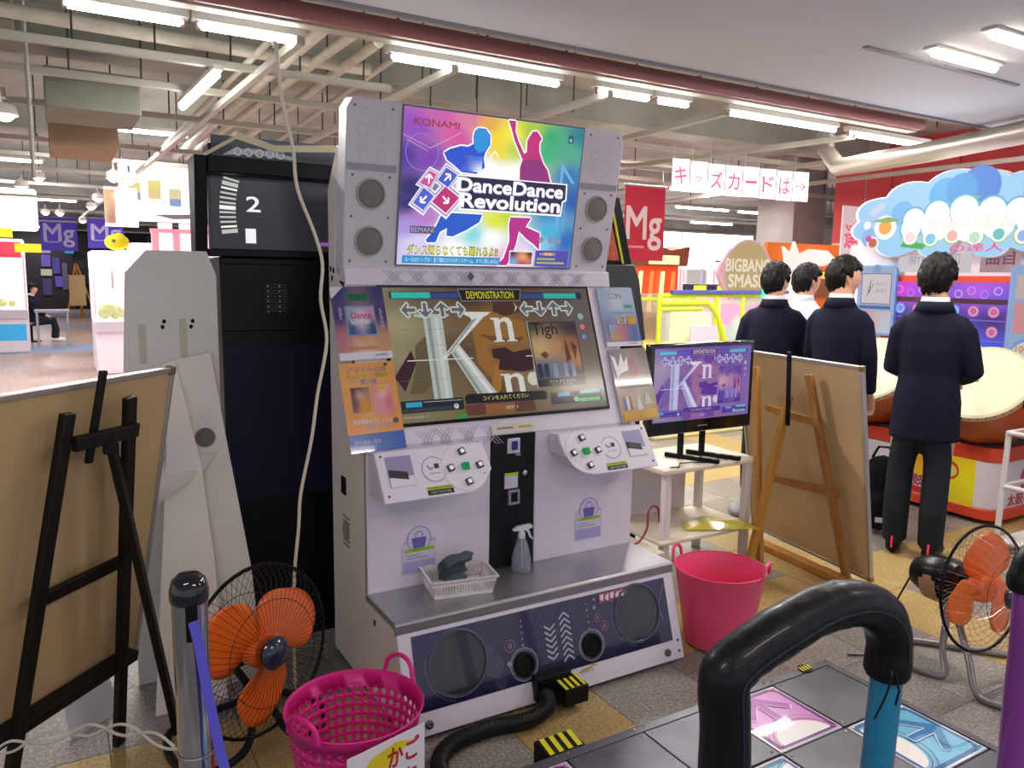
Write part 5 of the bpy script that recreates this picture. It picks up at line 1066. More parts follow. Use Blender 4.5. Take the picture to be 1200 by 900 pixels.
    tb(c_, [(0, .0, hemz), (0, 0, .90), (0, 0, 1.04), (0, fy*.3, 1.18), (0, fy*.5, 1.28), (0, fy*.65, 1.345), (0, fy*.8, 1.395), (0, fy*.9, 1.43)],
       [(.218*w, .162*w), (.206*w, .152*w), (.180*w, .135*w), (.198*w, .14*w), (.210*w, .128*w), (.178*w, .112*w), (.122*w, .088), (.082, .074)], 24, (1, 0, 0))
    for si, (el, wr) in enumerate(arms):
        sx = -1 if si == 0 else 1; sh = Vector((sx*.180*w, fy*.6, 1.315)); el, wr = Vector(el), Vector(wr)
        tb(c_, [sh-Vector((sx*.10, 0, -.030)), sh-Vector((sx*.02, 0, .0)), sh+(el-sh)*.15, sh.lerp(el, .55), el, el.lerp(wr, .4), el.lerp(wr, .95)], [x_*(.35+.65*w) for x_ in (.060, .068, .068, .064, .058, .054, .045)], 14)
    o = c_.build('blazer' if top == 'blazer' else 'shirt', cl, P_, remesh=.012)
    q_ = M(); N_ = 20
    q_.add([T((.074*math.cos(2*PI*i/N_)*r_, fy*.92+.070*math.sin(2*PI*i/N_)*r_, z_-(.03 if math.sin(2*PI*i/N_) > .3 else 0))) for r_, z_ in ((1.05, 1.41), (.97, 1.455), (.93, 1.472)) for i in range(N_)], [(a*N_+i, a*N_+(i+1) % N_, (a+1)*N_+(i+1) % N_, (a+1)*N_+i) for a in range(2) for i in range(N_)])
    q_.build('shirt_collar', shirtm, P_, solid=.004)
    if top == 'blazer':
        q_ = M(); q_.add([T((.092*math.cos(2*PI*i/N_)*r_, fy*.88+.084*math.sin(2*PI*i/N_)*r_, z_-(.04 if math.sin(2*PI*i/N_) > .3 else 0))) for r_, z_ in ((1.16, 1.39), (1.0, 1.425), (.93, 1.447)) for i in range(N_)], [(a*N_+i, a*N_+(i+1) % N_, (a+1)*N_+(i+1) % N_, (a+1)*N_+i) for a in range(2) for i in range(N_)])
        q_.build('blazer_collar', navy, P_, solid=.007)
        M().tube([T((0, -.146*w, hemz+.01)), T((0, -.149*w, .88)), T((0, -.136*w, 1.0))], .003*s, 6).build('back_vent', mat('seam_dark', '06070C', .8), P_)
    t_ = M()
    for si, (fx, fyy) in enumerate(legs):
        sx = -1 if si == 0 else 1
        wq = .30+.70*slim; tb(t_, [(sx*.06*wq, 0, .96), (sx*.082*wq, .0, .80), (fx*.98, fyy*.5+.01, .50), (fx, fyy-.02, .26), (fx, fyy, .075)] if not sit else [(sx*.07, 0, .94), (sx*.09, .1, .88), (fx, .40, .88), (fx, .43, .68), (fx, .41, .495)], [(.078*wq, .105*wq), (.088*wq, .112*wq), (.080*wq, .088), (.070, .080), (.066, .082)], 14, (1, 0, 0))
    t_.build('trousers', grey_t, P_, remesh=.014)
    for si, (fx, fyy) in enumerate(legs):
        sx = -1 if si == 0 else 1; q_ = M()
        tb(q_, [(fx, fyy-.075, .045), (fx, fyy-.06, .05), (fx, fyy-.0, .055), (fx+sx*.012, fyy+.08, .045), (fx+sx*.02, fyy+.15, .035), (fx+sx*.022, fyy+.19, .03)], [(.02, .03), (.036, .046), (.042, .052), (.048, .042), (.044, .034), (.02, .02)], 14, (1, 0, 0))
        q_.v = [(a, b_+.41*s, z+.42*s) for a, b_, z in q_.v] if sit else q_.v; q_.build('shoe', shoem if not sit else wt, P_)
        if lace: M().tube([T((fx, fyy-.086, .045)), T((fx, fyy-.090, .075)), T((fx, fyy-.082, .11))], .006*s, 6).build('heel_tab', mat('pink_red_tab', 'F03058', .5, emit=.1), P_)
    if sit: P_.location.z = -.42*s
    return P_
VD = lambda x, y: math.atan2(x, y)
p4 = person((4.13, 2.50), VD(4.13, 2.50)+.10, 1.675, 'person in navy blazer and charcoal trousers drumming, standing at right with back turned', [((-.19, .02, 1.07), (-.12, .26, 1.02)), ((.215, .0, 1.07), (.14, .27, 1.0))], head_yaw=-.30, lace=True, legs=((-.105, 0), (.085, -.04)), hem=.68, slim=.83)
p3 = person((4.25, 3.18), VD(4.25, 3.18)+.45, 1.675, 'person in navy blazer looking right with cheek visible, beside the front drummer', [((-.20, .05, 1.08), (-.17, .16, .86)), ((.205, .0, 1.08), (.19, .08, .84))], head_yaw=-.75, hair_seed=3, hem=.72, slim=.84)
p1 = person((4.24, 3.69), VD(4.06, 3.56)+.15, 1.645, 'person in navy blazer behind the monitor, head turned right, leftmost of the four', [((-.22, .02, 1.09), (-.14, .2, .95)), ((.22, .02, 1.08), (.17, .18, .93))], head_yaw=-.55, hair_seed=7, slim=.88)
p2 = person((4.70, 3.82), VD(4.62, 3.67)+.45, 1.645, 'person in white shirt partly hidden between two blazer wearers', [((-.215, .0, 1.08), (-.2, .04, .85)), ((.215, .0, 1.08), (.2, .04, .85))], head_yaw=-.5, top='shirt', hair_seed=11, slim=.9)
# drum sticks held by the drummer
for sx, (hx, hy, hz) in ((-1, (-.145, .33, 1.00)), (1, (.175, .34, .98))):
    L = Matrix.Rotation(-(VD(4.13, 2.50)+.10), 3, 'Z') @ Vector((hx, hy, 0)); o = M().tube([(-.02, -.05, 0), (.30, .10, .02)], .011, 10).build('drum_stick', mat('stick_wood', 'D8B480', .5)); tag(o, 'pale wooden drum stick in the drummer\'s '+('left' if sx < 0 else 'right')+' hand', 'drum stick', loc=(4.13+L.x, 2.50+L.y, hz))
bag = thing('backpack', 'black backpack with white tags standing on the floor by the drummer', 'bag', (4.33, 2.86, 0), -.9)
M().ball((0, 0, .24), (.15, .10, .24), 16).ball((0, -.07, .15), (.11, .06, .13), 12).build('bag_body', mat('bag_black', '0E1012', .8, bump=.4, scale=14), bag, remesh=.012)
M().tube([(-.06, 0, .46), (-.03, -.01, .53), (.03, -.01, .53), (.06, 0, .46)], .008, 8).build('carry_loop', blackm, bag)
M().box(-.03, .03, -.135, -.128, .09, .12).build('tag_label', mat('card_white', 'F0ECF0'), bag); M().ball((.02, -.125, .2), (.012, .006, .018), 8).build('tag_label', mat('card_white', 'F0ECF0'), bag)
o = M().ball((0, 0, .045), (.055, .12, .045), 14).ball((0, .06, .035), (.05, .09, .03), 12).build('sneaker', mat('silver_grey_fabric', '8C8C90', .6), remesh=.008); tag(o, 'silver grey sneaker on the floor seen under the shelf stand', 'shoe', loc=(3.78, 3.50, 0)); o.rotation_euler = (0, 0, -.9)

# ================================================================ DRUM GAME MACHINE (faces -x)
dm = thing('drum_game_machine', 'colourful two-drum arcade machine with cloud-shaped glowing sign', 'game machine', (5.9, 3.2, 0)); DL = Vector((5.9, 3.2, 0))
def W_(mb): return shift(mb, DL)
wm_ = mat('machine_white', 'E4DEE6', .35); om = mat('red_orange_trim', 'D8482C', .4); dgr = mat('machine_dark_grey', '3A3A40', .5)
def rbox(x0, x1, y0, y1, r):
    return [(x0+r-r*math.cos(a)*1, y0+r-r*math.sin(a)) for a in (0, PI/8, PI/4, 3*PI/8, PI/2)]+[(x1, y0), (x1, y1)]+[(x0+r-r*math.cos(a), y1-r+r*math.sin(a)) for a in (PI/2, 3*PI/8, PI/4, PI/8, 0)]
for z0_, z1_, m_, g_, nm in ((0.03, .10, om, .006, 'base_band'), (.10, .41, wm_, 0, 'pedestal'), (.41, .50, om, .006, 'top_band'), (.50, .515, dgr, -.03, 'pedestal_top')):
    W_(M().prism(rbox(5.03-g_, 5.75, 2.55-g_, 3.95+g_, .1), lambda a, b, k: (a, b, z0_ if k == 0 else z1_))).build(nm, m_, dm, bevel=.006)
P = Pr(.52, .31); P.grad([(.1, .2, 'E88020'), (.3, .5, 'F0C020'), (.6, .5, 'F4E820'), (.9, .5, 'F4E820')], 8, 2); P.poly([(.0, .55), (.7, .7), (.62, .9), (.0, .78)], 'F0E8E8'); P.text('太鼓', .05, .58, .35, .82, 'A02050', .04); P.poly([(.5, .7), (.68, .74), (.62, .88), (.52, .86)], 'C03860'); P.disc(.68, .32, .12, 'C85020', 20); P.disc(.70, .33, .075, 'D8D060', 16); P.rect(.1, .84, .42, .98, 'C83048')
P.build('base_print', dm, Vector((5.03, 3.20, .41))-DL, (0, -1, 0), (0, 0, 1))
P = Pr(.6, .31); P.disc(.5, .42, .18, 'C04850', 20); P.disc(.5, .42, .10, 'E8C8C8', 18); P.text('太鼓の達人', .1, .7, .9, .95, 'C04850', .04); P.build('side_print', dm, Vector((5.12, 2.549, .41))-DL, (1, 0, 0), (0, 0, 1))
for dy in (2.72, 3.50):
    ax_ = Vector((-.72, -.12, .68)).normalized(); c = Vector((5.06, dy, .90))-DL; R_ = .29
    M().lathe([(R_*.62, -.40), (R_*.86, -.34), (R_*1.05, -.22), (R_*1.1, -.12), (R_*1.02, -.03), (R_*.97, .0)], c, 40, ax=ax_, caps=True).build('drum_body', mat('drum_orange_wood', 'B8581C', .3, noise_=.12, scale=3, coat=.4), dm)
    M().lathe([(R_*1.0, -.035), (R_*1.015, -.005), (R_*1.0, .012), (R_*.93, .016)], c, 40, ax=ax_).build('drum_rim', mat('rim_ivory', 'CFC4A0', .5), dm)
    M().lathe([(R_*.95, .015), (R_*.5, .020), (.001, .021)], c, 40, ax=ax_).build('drum_head', mat('drum_skin', 'EFE6C0', .5), dm)
    q = M(); u_ = ax_.orthogonal().normalized(); w_ = ax_.cross(u_)
    for k in range(40): a = 2*PI*k/40; q.ball(c+(u_*math.cos(a)+w_*math.sin(a))*R_*1.005+ax_*.006, .006, 6)
    q.build('drum_tacks', blackm, dm, kind='stuff')
    M().tube([c-ax_*.25, Vector((5.28, dy, .66))-DL, Vector((5.30, dy, .51))-DL], [.07, .08, .12], 14).build('drum_stand', mat('stand_brown', '8C3C20', .45), dm)
    M().obox(c+Vector((.02, -.285, -.10)), ax_, (0, 1, 0), (.68, 0, .72), .05, .012, .04).build('drum_bracket', blackm, dm, bevel=.004)
W_(M().box(5.47, 6.3, 2.42, 3.98, 0, 1.86)).build('machine_body', wm_, dm, bevel=.02)
W_(M().box(5.44, 5.47, 2.74, 3.70, .98, 1.575)).build('screen_surround', om, dm, bevel=.006)
P = Pr(.84, .50); P.grad([(.1, .1, 'D040D0'), (.4, .1, '8C50E0'), (.8, .12, 'B858E0'), (.9, .2, '6C50D8'), (.1, .5, '30308C'), (.5, .5, '2C2C78'), (.9, .5, '402870'), (.2, .9, '3C5CE0'), (.7, .9, '4868F0'), (.95, .95, '3850D8')], 14, 10)
for k in range(9): P.ring(.08+.105*k, .11+.05*(k % 2), .035, .010, ('E080F0', 'A080FF', 'C8A0FF')[k % 3], 16)
P.rect(0, .22, 1, .29, '4C2430')
for r_, y_ in enumerate((.39, .66)):
    P.rect(.0, y_+.11, 1, y_+.13, '6C60C8')
    for k in range(6): P.disc(.10+.16*k, y_, .048, ('7090F0', '7090F0', 'C86090')[(k*2+r_) % 3 if k != 5 else 2], 18); P.ring(.10+.16*k, y_, .036, .006, 'C0D0FF', 16)
for k in range(8): P.disc(.06+.125*k, .90+.03*(k % 2), .04, ('8CA0FF', '5C78F0')[k % 2], 14)
P.build('drum_screen', dm, Vector((5.4395, 3.64, 1.53))-DL, (0, -1, 0), (0, 0, 1), lit)
for y0, y1, c_, t_ in ((2.76, 3.02, 'D8B8C0', '曲目'), (3.08, 3.62, 'F0E4F0', '新曲追加')):
    P = Pr(y1-y0, .2); P.grad([(.1, .2, c_), (.5, .5, 'B8909C' if y0 < 3 else 'FFFFFF'), (.9, .8, c_)], 4, 3); P.text(t_, .15, .3, .85, .75, '8C5070' if y0 < 3 else 'D8C0D8', .03); P.build('poster_print', dm, Vector((5.469, y1, 1.80))-DL, (0, -1, 0), (0, 0, 1), lit2)
# side signs
def rsign(nm, y0, y1, z0_, z1_, fn, xx=5.40):
    w_, h_ = y1-y0, z1_-z0_; out_ = []
    for cx_, cy_, a0_ in ((w_-.05, h_-.05, 0), (.05, h_-.05, PI/2), (.05, .05, PI), (w_-.05, .05, 3*PI/2)): out_ += [(cx_+.05*math.cos(a0_+k*PI/8), cy_+.05*math.sin(a0_+k*PI/8)) for k in range(5)]
    W_(M().prism(out_, lambda a, b, k: (xx+.03*k, y1-a, z0_+b))).build(nm, mat('sign_blue_edge', '78A0D8', .35), dm, bevel=.004)
    P = Pr(w_-.03, h_-.03); fn(P); P.build(nm+'_print', dm, Vector((xx, y1-.015, z1_-.015))-DL, (0, -1, 0), (0, 0, 1), lit2)
def s1(P):
    P.rect(0, 0, 1, 1, 'B8CCF0'); P.rect(.08, .1, .92, .55, 'F4E8EE'); P.path([(.08, .1), (.92, .1), (.92, .55), (.08, .55)], .02, '8C6C90', True); P.path([(.25, .45), (.35, .2), (.3, .4), (.42, .25)], .015, '505060'); P.text('みんなで', .5, .22, .8, .28, 'A090A0'); P.text('あそぼう', .5, .32, .8, .38, 'A090A0'); P.rect(.05, .58, .95, .63, '5878C0'); P.grad([(.2, .7, 'E8B0B0'), (.6, .75, 'F0D0D0'), (.8, .9, 'E0E8F4'), (.2, .95, 'C8D8F0')], 5, 4, 3, (.03, .66, .97, .98)); P.disc(.5, .03, .12, '9CBCE8', 20)
def s2(P):
    P.rect(0, 0, 1, 1, 'A8C4F0'); P.rect(.12, .08, .95, .3, 'E8C8C8'); P.rect(.12, .33, .95, .62, 'F0A8A8'); P.disc(.5, .82, .42, '88B0E8', 30); P.disc(.5, .82, .34, 'F4F0F4', 28); P.text('100円', .25, .73, .8, .80, 'E0A020', .04); P.text('2人', .3, .83, .7, .9, 'C03848', .03)
rsign('side_sign', 3.58, 3.90, 1.12, 1.65, s1); rsign('side_sign', 2.50, 2.78, .93, 1.65, s2)
# the cloud sign
lobes = [(-.78, .05, .16), (-.70, .28, .20), (-.42, .44, .22), (-.08, .52, .24), (.12, .50, .22), (.40, .46, .2), (.66, .42, .18), (.80, .20, .20), (.78, -.02, .16), (.55, -.16, .16), (.2, -.2, .14), (-.2, -.2, .14), (-.55, -.17, .15)]
out_ = []
for i in range(96):      # outer contour of the lobes, seen from the sign's middle
    a = 2*PI*i/96; dx, dy = math.cos(a), math.sin(a); best = .2
    for lx, ly, r_ in lobes:
        ly -= .12; b_ = lx*dx+ly*dy; c_ = lx*lx+ly*ly-r_*r_; dsc = b_*b_-c_
        if dsc > 0: best = max(best, b_+math.sqrt(dsc))
    out_.append((dx*best, dy*best+.12))
sgn_ = W_(M().prism(out_, lambda a, b, k: (5.36+.08*k, 3.10-a*.93, 1.945+(b-.12)*.55))).build('sign_board', mat('sign_white_edge', 'F0F4FA', .35), dm, bevel=.008)
P = Pr(1.0, 1.0, .0006); tf_ = lambda p: (.5+(p[0]-.5)*.93, .38+(p[1]-.38)*.55)
op_, od_, ot_ = P.poly, P.disc, P.text
P.poly = lambda pts, c, lay=None: op_([tf_(p) for p in pts], c, lay)
def dsc_(cx, cy, r, c, n=24, a0=0): x, y = tf_((cx, cy)); r *= .68; op_([(x+r*math.cos(2*PI*i/n), y+r*math.sin(2*PI*i/n)) for i in range(n)], c)
P.disc = dsc_
def txt_(b, x0, y0, x1, y1, c, off=0.): a = tf_((x0, y0)); d = tf_((x1, y1)); ot_(b, a[0], a[1], d[0], d[1], c, off)
P.text = txt_
K_ = lambda a, b: (a+.5, .5-b)
P.poly([K_(a*.97, (b-.12)*.97+.12) for a, b in out_], '98CCF0')
P.disc(.35, .05, .17, '48B0E8', 30); P.disc(.60, -.02, .20, '3C80D8', 30); P.disc(.47, .0, .16, '3C9CE0', 30); P.disc(.02, .25, .13, '70B8F0', 26); P.disc(-.22, .33, .12, 'A8C8F0', 26); P.disc(-.25, .55, .10, '90B0E8', 24); P.disc(.98, .08, .12, '60C8E0', 24); P.disc(1.22, .35, .12, '38B8D8', 24)
P.poly([(.9, .12), (1.15, .2), (1.3, .32), (1.0, .28)], '5C7040'); P.poly([(1.0, .62), (1.32, .5), (1.3, .7), (1.05, .72)], '18C0A0'); P.poly([(.05, .6), (.25, .66), (.2, .72), (.02, .68)], '20A850'); P.poly([(.4, .1), (.5, .06), (.62, .1), (.55, .16)], '80B868')
P.disc(-.12, .42, .13, 'FCFCFC', 26); P.disc(-.12, .42, .075, 'F0A838', 22); P.poly([(-.25, .33), (-.1, .28), (.02, .33), (-.1, .36)], '90A850'); P.disc(-.28, .38, .045, 'F4F4F8', 14); P.disc(-.22, .62, .075, 'E8E0E0', 22); P.disc(-.22, .62, .05, 'C05820', 20); P.disc(-.26, .56, .035, 'D030A0', 16); P.poly([(-.28, .22), (-.18, .08), (-.12, .12), (-.22, .27)], 'C8D0E8'); P.disc(1.24, .45, .10, 'F0F8FC', 22); P.disc(1.24, .43, .06, '50C8E0', 20)
for k, (cx_, cy_, r_) in enumerate(((.12, .34, .12), (.30, .28, .13), (.50, .25, .14), (.70, .28, .13), (.88, .30, .12), (.10, .45, .11), (.95, .42, .11))): P.disc(cx_, cy_, r_+.02, '58B0D8', 24)
for k in range(6): P.disc(.10+.165*k, .55+.03*(k % 2), .095, '98C040', 24)
for k in range(6): P.disc(.10+.165*k, .55+.03*(k % 2), .082, 'FFFFFF', 24)
for cx_, cy_, r_ in ((.12, .34, .12), (.30, .28, .13), (.50, .25, .14), (.70, .28, .13), (.88, .30, .12), (.10, .45, .11), (.95, .42, .11), (.3, .42, .16), (.55, .42, .18), (.75, .42, .16)): P.disc(cx_, cy_, r_, 'FFFFFF', 26)
for k in range(6): P.disc(.10+.165*k, .56+.03*(k % 2), .055, ('F8D8D8', '78C8E8', 'F0B0A8', 'B8E0C0', '60C0B8', '8CB0E0')[k], 18)
P.text('太鼓の達人', .22, .32, .86, .50, 'F4ECE0', .03); P.text('の達人', .42, .66, .80, .76, 'E84890', .03)
P.build('sign_print', sgn_, Vector((5.36, 3.60, 2.325))-DL, (0, -1, 0), (0, 0, 1), glow, lift=.001)
area_light('sign_glow', (5.2, 3.2, 1.95), .3, 1.2, 4, (.9, .95, 1), (0, rad(90), 0))
# white pipe rack and pink tray
rk = thing('pipe_rack', 'white pipe rack at the right frame edge beside the drum machine', 'rack', (4.9, 2.15, 0))
for x in (-.28, .28):
    for y in (-.16, .16): M().cyl((x, y, 0), (x+(.02 if x < 0 else 0), y, .70), .016, 12).build('post', sw, rk)
for z in (.06, .38, .69):
    for a, b in (((-.27, -.16), (.28, -.16)), ((-.27, .16), (.28, .16)), ((-.27, -.16), (-.27, .16)), ((.28, -.16), (.28, .16))): M().cyl((*a, z), (*b, z), .014, 10).build('rail', sw, rk)
M().box(-.27, .27, -.15, .15, .06, .07).build('shelf_board', sw, rk)
tr = thing('pink_tray', 'bright pink plastic basket on top of the white pipe rack', 'basket', (4.9, 2.15, .706))
M().lathe([(.001, 0), (.16, 0), (.19, .09), (.20, .095), (.20, .105), (.188, .10)], n=32).build('tray_body', mat('magenta_plastic', 'E0288C'), tr, solid=.004)
for v_ in [tr.children[0]]: v_.scale = (1.45, .85, 1)
# ================================================================ HANGING SIGNS AND BACKGROUND
lampw = mat('lit_white_panel', 'FFFAFC', .5, emit=2.2)
A_, B_ = Vector((4.80, 5.41, 2.58)), Vector((6.27, 5.134, 2.565)); dd_ = (B_-A_)/8; nn_ = dd_.normalized()
for k, ch in enumerate('キッズカードは→'):
    nm = ['ki', 'small tsu', 'zu', 'ka', 'long vowel bar', 'do', 'ha', 'right arrow'][k]; o_ = A_+dd_*(k+.5); drop = (.0, .012, .02, .022, .02, .025, .03, .028)[k]
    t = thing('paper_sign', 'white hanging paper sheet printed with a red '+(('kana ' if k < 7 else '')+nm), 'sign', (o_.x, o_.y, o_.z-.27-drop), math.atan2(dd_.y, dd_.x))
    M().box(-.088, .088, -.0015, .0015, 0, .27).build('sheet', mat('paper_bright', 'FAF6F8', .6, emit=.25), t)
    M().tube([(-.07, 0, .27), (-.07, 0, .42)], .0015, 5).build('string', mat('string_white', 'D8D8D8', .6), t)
    P = Pr(.176, .27); bx = {1: (.3, .45, .7, .65), 4: (.15, .46, .85, .54), 7: (.15, .38, .85, .62)}.get(k, (.16, .25, .84, .78)); P.text(ch, bx[0], bx[1], bx[2], bx[3], 'E03C5C', .03); P.build('lettering', t, (-.088, -.0015, .27))
t = thing('red_banner', 'red hanging banner with large white letters right of the dance cabinet', 'banner', (5.84, 7.0, 1.72))
M().box(-.29, .29, -.002, .002, 0, .83).build('cloth', mat('banner_red', 'C82444', .6), t); M().cyl((-.31, 0, .83), (.31, 0, .83), .012).build('top_bar', galv, t)
P = Pr(.58, .83); P.text('Mg', .05, .28, .92, .85, 'F0D8E0', .03); P.rect(.1, .8, .5, .83, 'E890A8'); P.build('banner_print', t, (-.29, -.002, .83))
for k in (-.25, .25): M().cyl((k, 0, .83), (k, 0, 1.06), .003, 6).build('hanger', galv, t)
for k, (x, y, z, w_, h_, lb) in enumerate(((.27, 24, 2.0, .85, .87, 'purple hanging flag with white letters in the far left aisle, left one'), (1.26, 22, 2.05, .80, .73, 'purple hanging flag with white letters in the far left aisle, right one'))):
    t = thing('purple_flag', lb, 'banner', (x, y, z)); M().box(-w_/2, w_/2, -.003, .003, 0, h_).build('cloth', mat('flag_purple', '4C38B0', .6, emit=.15), t); M().cyl((-w_/2, 0, h_), (w_/2, 0, h_), .012).build('top_bar', galv, t)
    [M().cyl((kk, 0, h_), (kk, 0, 3.35-z), .004, 6).build('hanger', galv, t) for kk in (-.3, .3)]; P = Pr(w_, h_); P.text('Mg', .1, .2, .92, .88, 'C8C0F0', .03); P.rect(.12, .72, .5, .76, 'A8A0E0'); P.build('flag_print', t, (-w_/2, -.003, h_))
# round smashing-game sign
t = thing('round_game_sign', 'rounded beige and pink glowing game sign behind the leftmost person', 'sign', (7.1, 6.6, 0))
M().prism([(.46*math.cos(a)*(1+.04*math.cos(6*a)), 1.60+.34*math.sin(a)*(1+.03*math.cos(5*a))) for a in [2*PI*i/40 for i in range(40)]], lambda a, b, k: (a, .05*k, b)).build('sign_board', mat('pink_edge', 'E8B8C8', .5), t, bevel=.01)
P = Pr(.86, .62); P.disc(.5, .5, .46, 'C8A8B0', 32); P.disc(.5, .5, .43, 'B8A070', 32); P.text('BIGBANG', .08, .24, .92, .47, 'E8D8C0', .05); P.text('SMASH', .14, .53, .86, .76, 'E8D8C0', .05); P.build('sign_print', t, (-.43, 0, 1.91), mt=lit)
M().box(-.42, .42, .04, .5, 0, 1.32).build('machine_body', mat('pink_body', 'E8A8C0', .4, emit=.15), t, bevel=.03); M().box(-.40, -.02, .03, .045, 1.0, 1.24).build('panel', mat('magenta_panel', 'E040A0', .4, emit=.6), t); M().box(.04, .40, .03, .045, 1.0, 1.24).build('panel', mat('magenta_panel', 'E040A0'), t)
M().ball((0, -.05, .85), .30, 20).build('clear_dome', mat('dome_cyan', 'A8F0E8', .2, emit=.15, alpha=.6), t)
for x in (-.44, .44): M().cyl((x, 0, 0), (x, 0, 1.3), .02, 10).build('yellow_post', mat('yellow_green_tube', 'D8E838', .35, emit=.35), t)
# orange panel + white cut-out
t = thing('orange_display', 'orange back panel with white splash-shaped header behind the white shirt', 'display', (8.6, 7.0, 0))
M().box(-.75, .75, 0, .06, 0, 2.0).build('panel', mat('orange_panel', 'E87828', .5, emit=.3), t, bevel=.01)
sp0 = [(-.55, 1.55), (-.45, 1.75), (-.5, 1.95), (-.36, 1.86), (-.30, 2.02), (-.2, 1.86), (.0, 1.93), (.35, 1.92), (.55, 1.8), (.3, 1.72), (-.1, 1.7), (-.15, 1.2), (.2, .9), (-.5, .6), (-.62, 1.1)]
M().prism(sp0, lambda a, b, k: (a, -.05+.04*k, b)).build('header_cutout', mat('splash_white', 'F8F0EA', .5, emit=.5), t); M().box(-.05, .75, -.06, 0, 1.3, 1.66).build('marquee', mat('brown_marquee', '8C5830', .5, emit=.3), t); M().box(.1, .7, -.07, -.06, 1.55, 1.64).build('marquee_strip', mat('orange_glow', 'FFA850', .5, emit=1.2), t)
# ball-pool style game with yellow frame
t = thing('yellow_frame_game', 'glass-sided game table with fluorescent yellow frame behind the monitor', 'game machine', (5.6, 5.9, 0))
yt_ = mat('yellow_frame_tube', 'C8D830', .35, emit=.12)
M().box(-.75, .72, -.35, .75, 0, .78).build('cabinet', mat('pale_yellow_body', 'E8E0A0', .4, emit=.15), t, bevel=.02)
M().box(-.74, .71, -.33, -.325, .78, 1.36).build('glass_pane', mat('pane_glass', 'E8F4E8', .05, alpha=.22), t); M().box(-.74, .71, .72, .725, .78, 1.36).build('glass_pane', mat('pane_glass', 'E8F4E8'), t)
for x in (-.74, -.02, .34, .70): M().cyl((x, -.33, .78), (x, -.33, 1.37), .022, 10).build('frame_tube', yt_, t)
M().tube([(-.74, -.34, 1.30), (-.15, -.34, 1.30), (-.04, -.34, 1.22), (.05, -.34, 1.05), (.14, -.34, .82)], .03, 10).build('frame_tube', yt_, t)
M().tube([(-.3, .2, 1.25), (.2, .2, 1.25), (.3, .2, 1.1), (.3, .2, .8)], .022, 10).build('frame_tube', yt_, t)
for a, b in (((-.74, -.33, 1.37), (.70, -.33, 1.37)), ((-.74, .72, 1.3), (.7, .72, 1.3)), ((-.3, -.30, .80), (.7, -.30, .80)), ((-.74, -.33, 1.24), (-.2, -.33, 1.24))): M().cyl(a, b, .02, 10).build('frame_tube', yt_, t)
M().box(-.62, .95, -.38, -.33, 1.385, 1.42).build('blue_rail', mat('blue_rail', '4858A8', .3), t, bevel=.004)
M().box(.55, .82, -.395, -.38, 1.35, 1.46).build('cyan_lamp', mat('cyan_glow', '30F0D0', .4, emit=2.), t, bevel=.01)
M().box(-.42, -.08, -.42, -.40, .80, 1.08).build('notice_sheet', mat('notice_lilac', 'D0CCD8', .5), t)
M().box(-.72, -.45, -.1, .5, .78, 1.2).build('inner_box', mat('brown_glass', 'A08878', .2, alpha=.7), t); M().box(-.70, -.3, -.25, .4, .785, .90).build('yellow_bed', mat('yellow_glow', 'FFE860', .5, emit=1.2), t); M().box(.05, .35, .1, .4, .8, 1.18).build('inner_box', mat('cream_inner', 'E8DCA8', .5, emit=.3), t)
# distant game machines, lit
def claw(x, y, w_, d_, h_, col, label, glowc='FFF4FA', text_=None, group=None, es=1.2):
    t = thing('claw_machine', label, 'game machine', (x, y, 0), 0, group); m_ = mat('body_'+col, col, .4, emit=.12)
    M().box(-w_/2, w_/2, -d_/2, d_/2, 0, .78).build('cabinet', m_, t, bevel=.02)
    M().box(-w_/2, w_/2, -d_/2, d_/2, h_-.28, h_).build('canopy', mat('lit_'+glowc, glowc, .5, emit=es), t, bevel=.02)
    for sx in (-1, 1):
        for sy in (-1, 1): M().box(sx*w_/2-.03*(sx > 0), sx*w_/2+.03*(sx < 0), sy*d_/2-.03*(sy > 0), sy*d_/2+.03*(sy < 0), .78, h_-.28).build('corner_post', m_, t)
    M().box(-w_/2+.03, w_/2-.03, d_/2-.04, d_/2-.02, .78, h_-.28).build('back_mirror', mat('backlit_'+glowc, glowc, .5, emit=.5), t)
    M().box(-w_/2+.03, w_/2-.03, -d_/2+.005, -d_/2+.01, .78, h_-.28).build('glass_pane', mat('pane_glass', 'E8F4E8'), t)
    q = M(); rg = random.Random(int(x*10+y))
    for k in range(9): q.ball((rg.uniform(-.3, .3)*w_, rg.uniform(-.3, .3)*d_, .86+rg.uniform(0, .08)), rg.uniform(.06, .1), 8)
    q.build('prizes', mat('prize_'+('pink' if int(x) % 2 else 'mixed'), 'E890A8' if int(x) % 2 else 'C8D068', .6, emit=.1), t, kind='stuff')
    M().tube([(0, 0, h_-.28), (0, 0, h_-.55)], .015, 6).build('claw_arm', galv, t); M().box(-w_/2-.005, w_/2+.005, -d_/2-.06, -d_/2, .62, .78).build('control_shelf', mat('shelf_pale', 'D8D0E0', .4), t, bevel=.01)
    if text_:
        P = Pr(w_*.9, .2); P.text(text_, .1, .15, .9, .85, 'E85090', .03); P.build('canopy_print', t, (-w_*.45, -d_/2, h_-.04), mt=lit2)
    return t
claw(-.86, 17.3, .95, .9, 2.05, 'E8DCE0', 'white claw machine with blue lower panel at the left frame edge', text_=None)
cl0 = [o for o in bpy.data.objects if o.name == 'claw_machine'][0]
M().box(-.42, .44, -.462, -.452, .22, .52).build('blue_panel', mat('cyan_panel', '38A8E0', .4, emit=.3), cl0); M().box(-.1, .44, -.50, -.49, 1.72, 2.0).build('red_sign', mat('red_sign', 'D84060', .5, emit=.3), cl0)
claw(.82, 13.4, .58, 1.1, 1.80, 'F0E4EE', 'white prize machine in the aisle beside the grey standee')
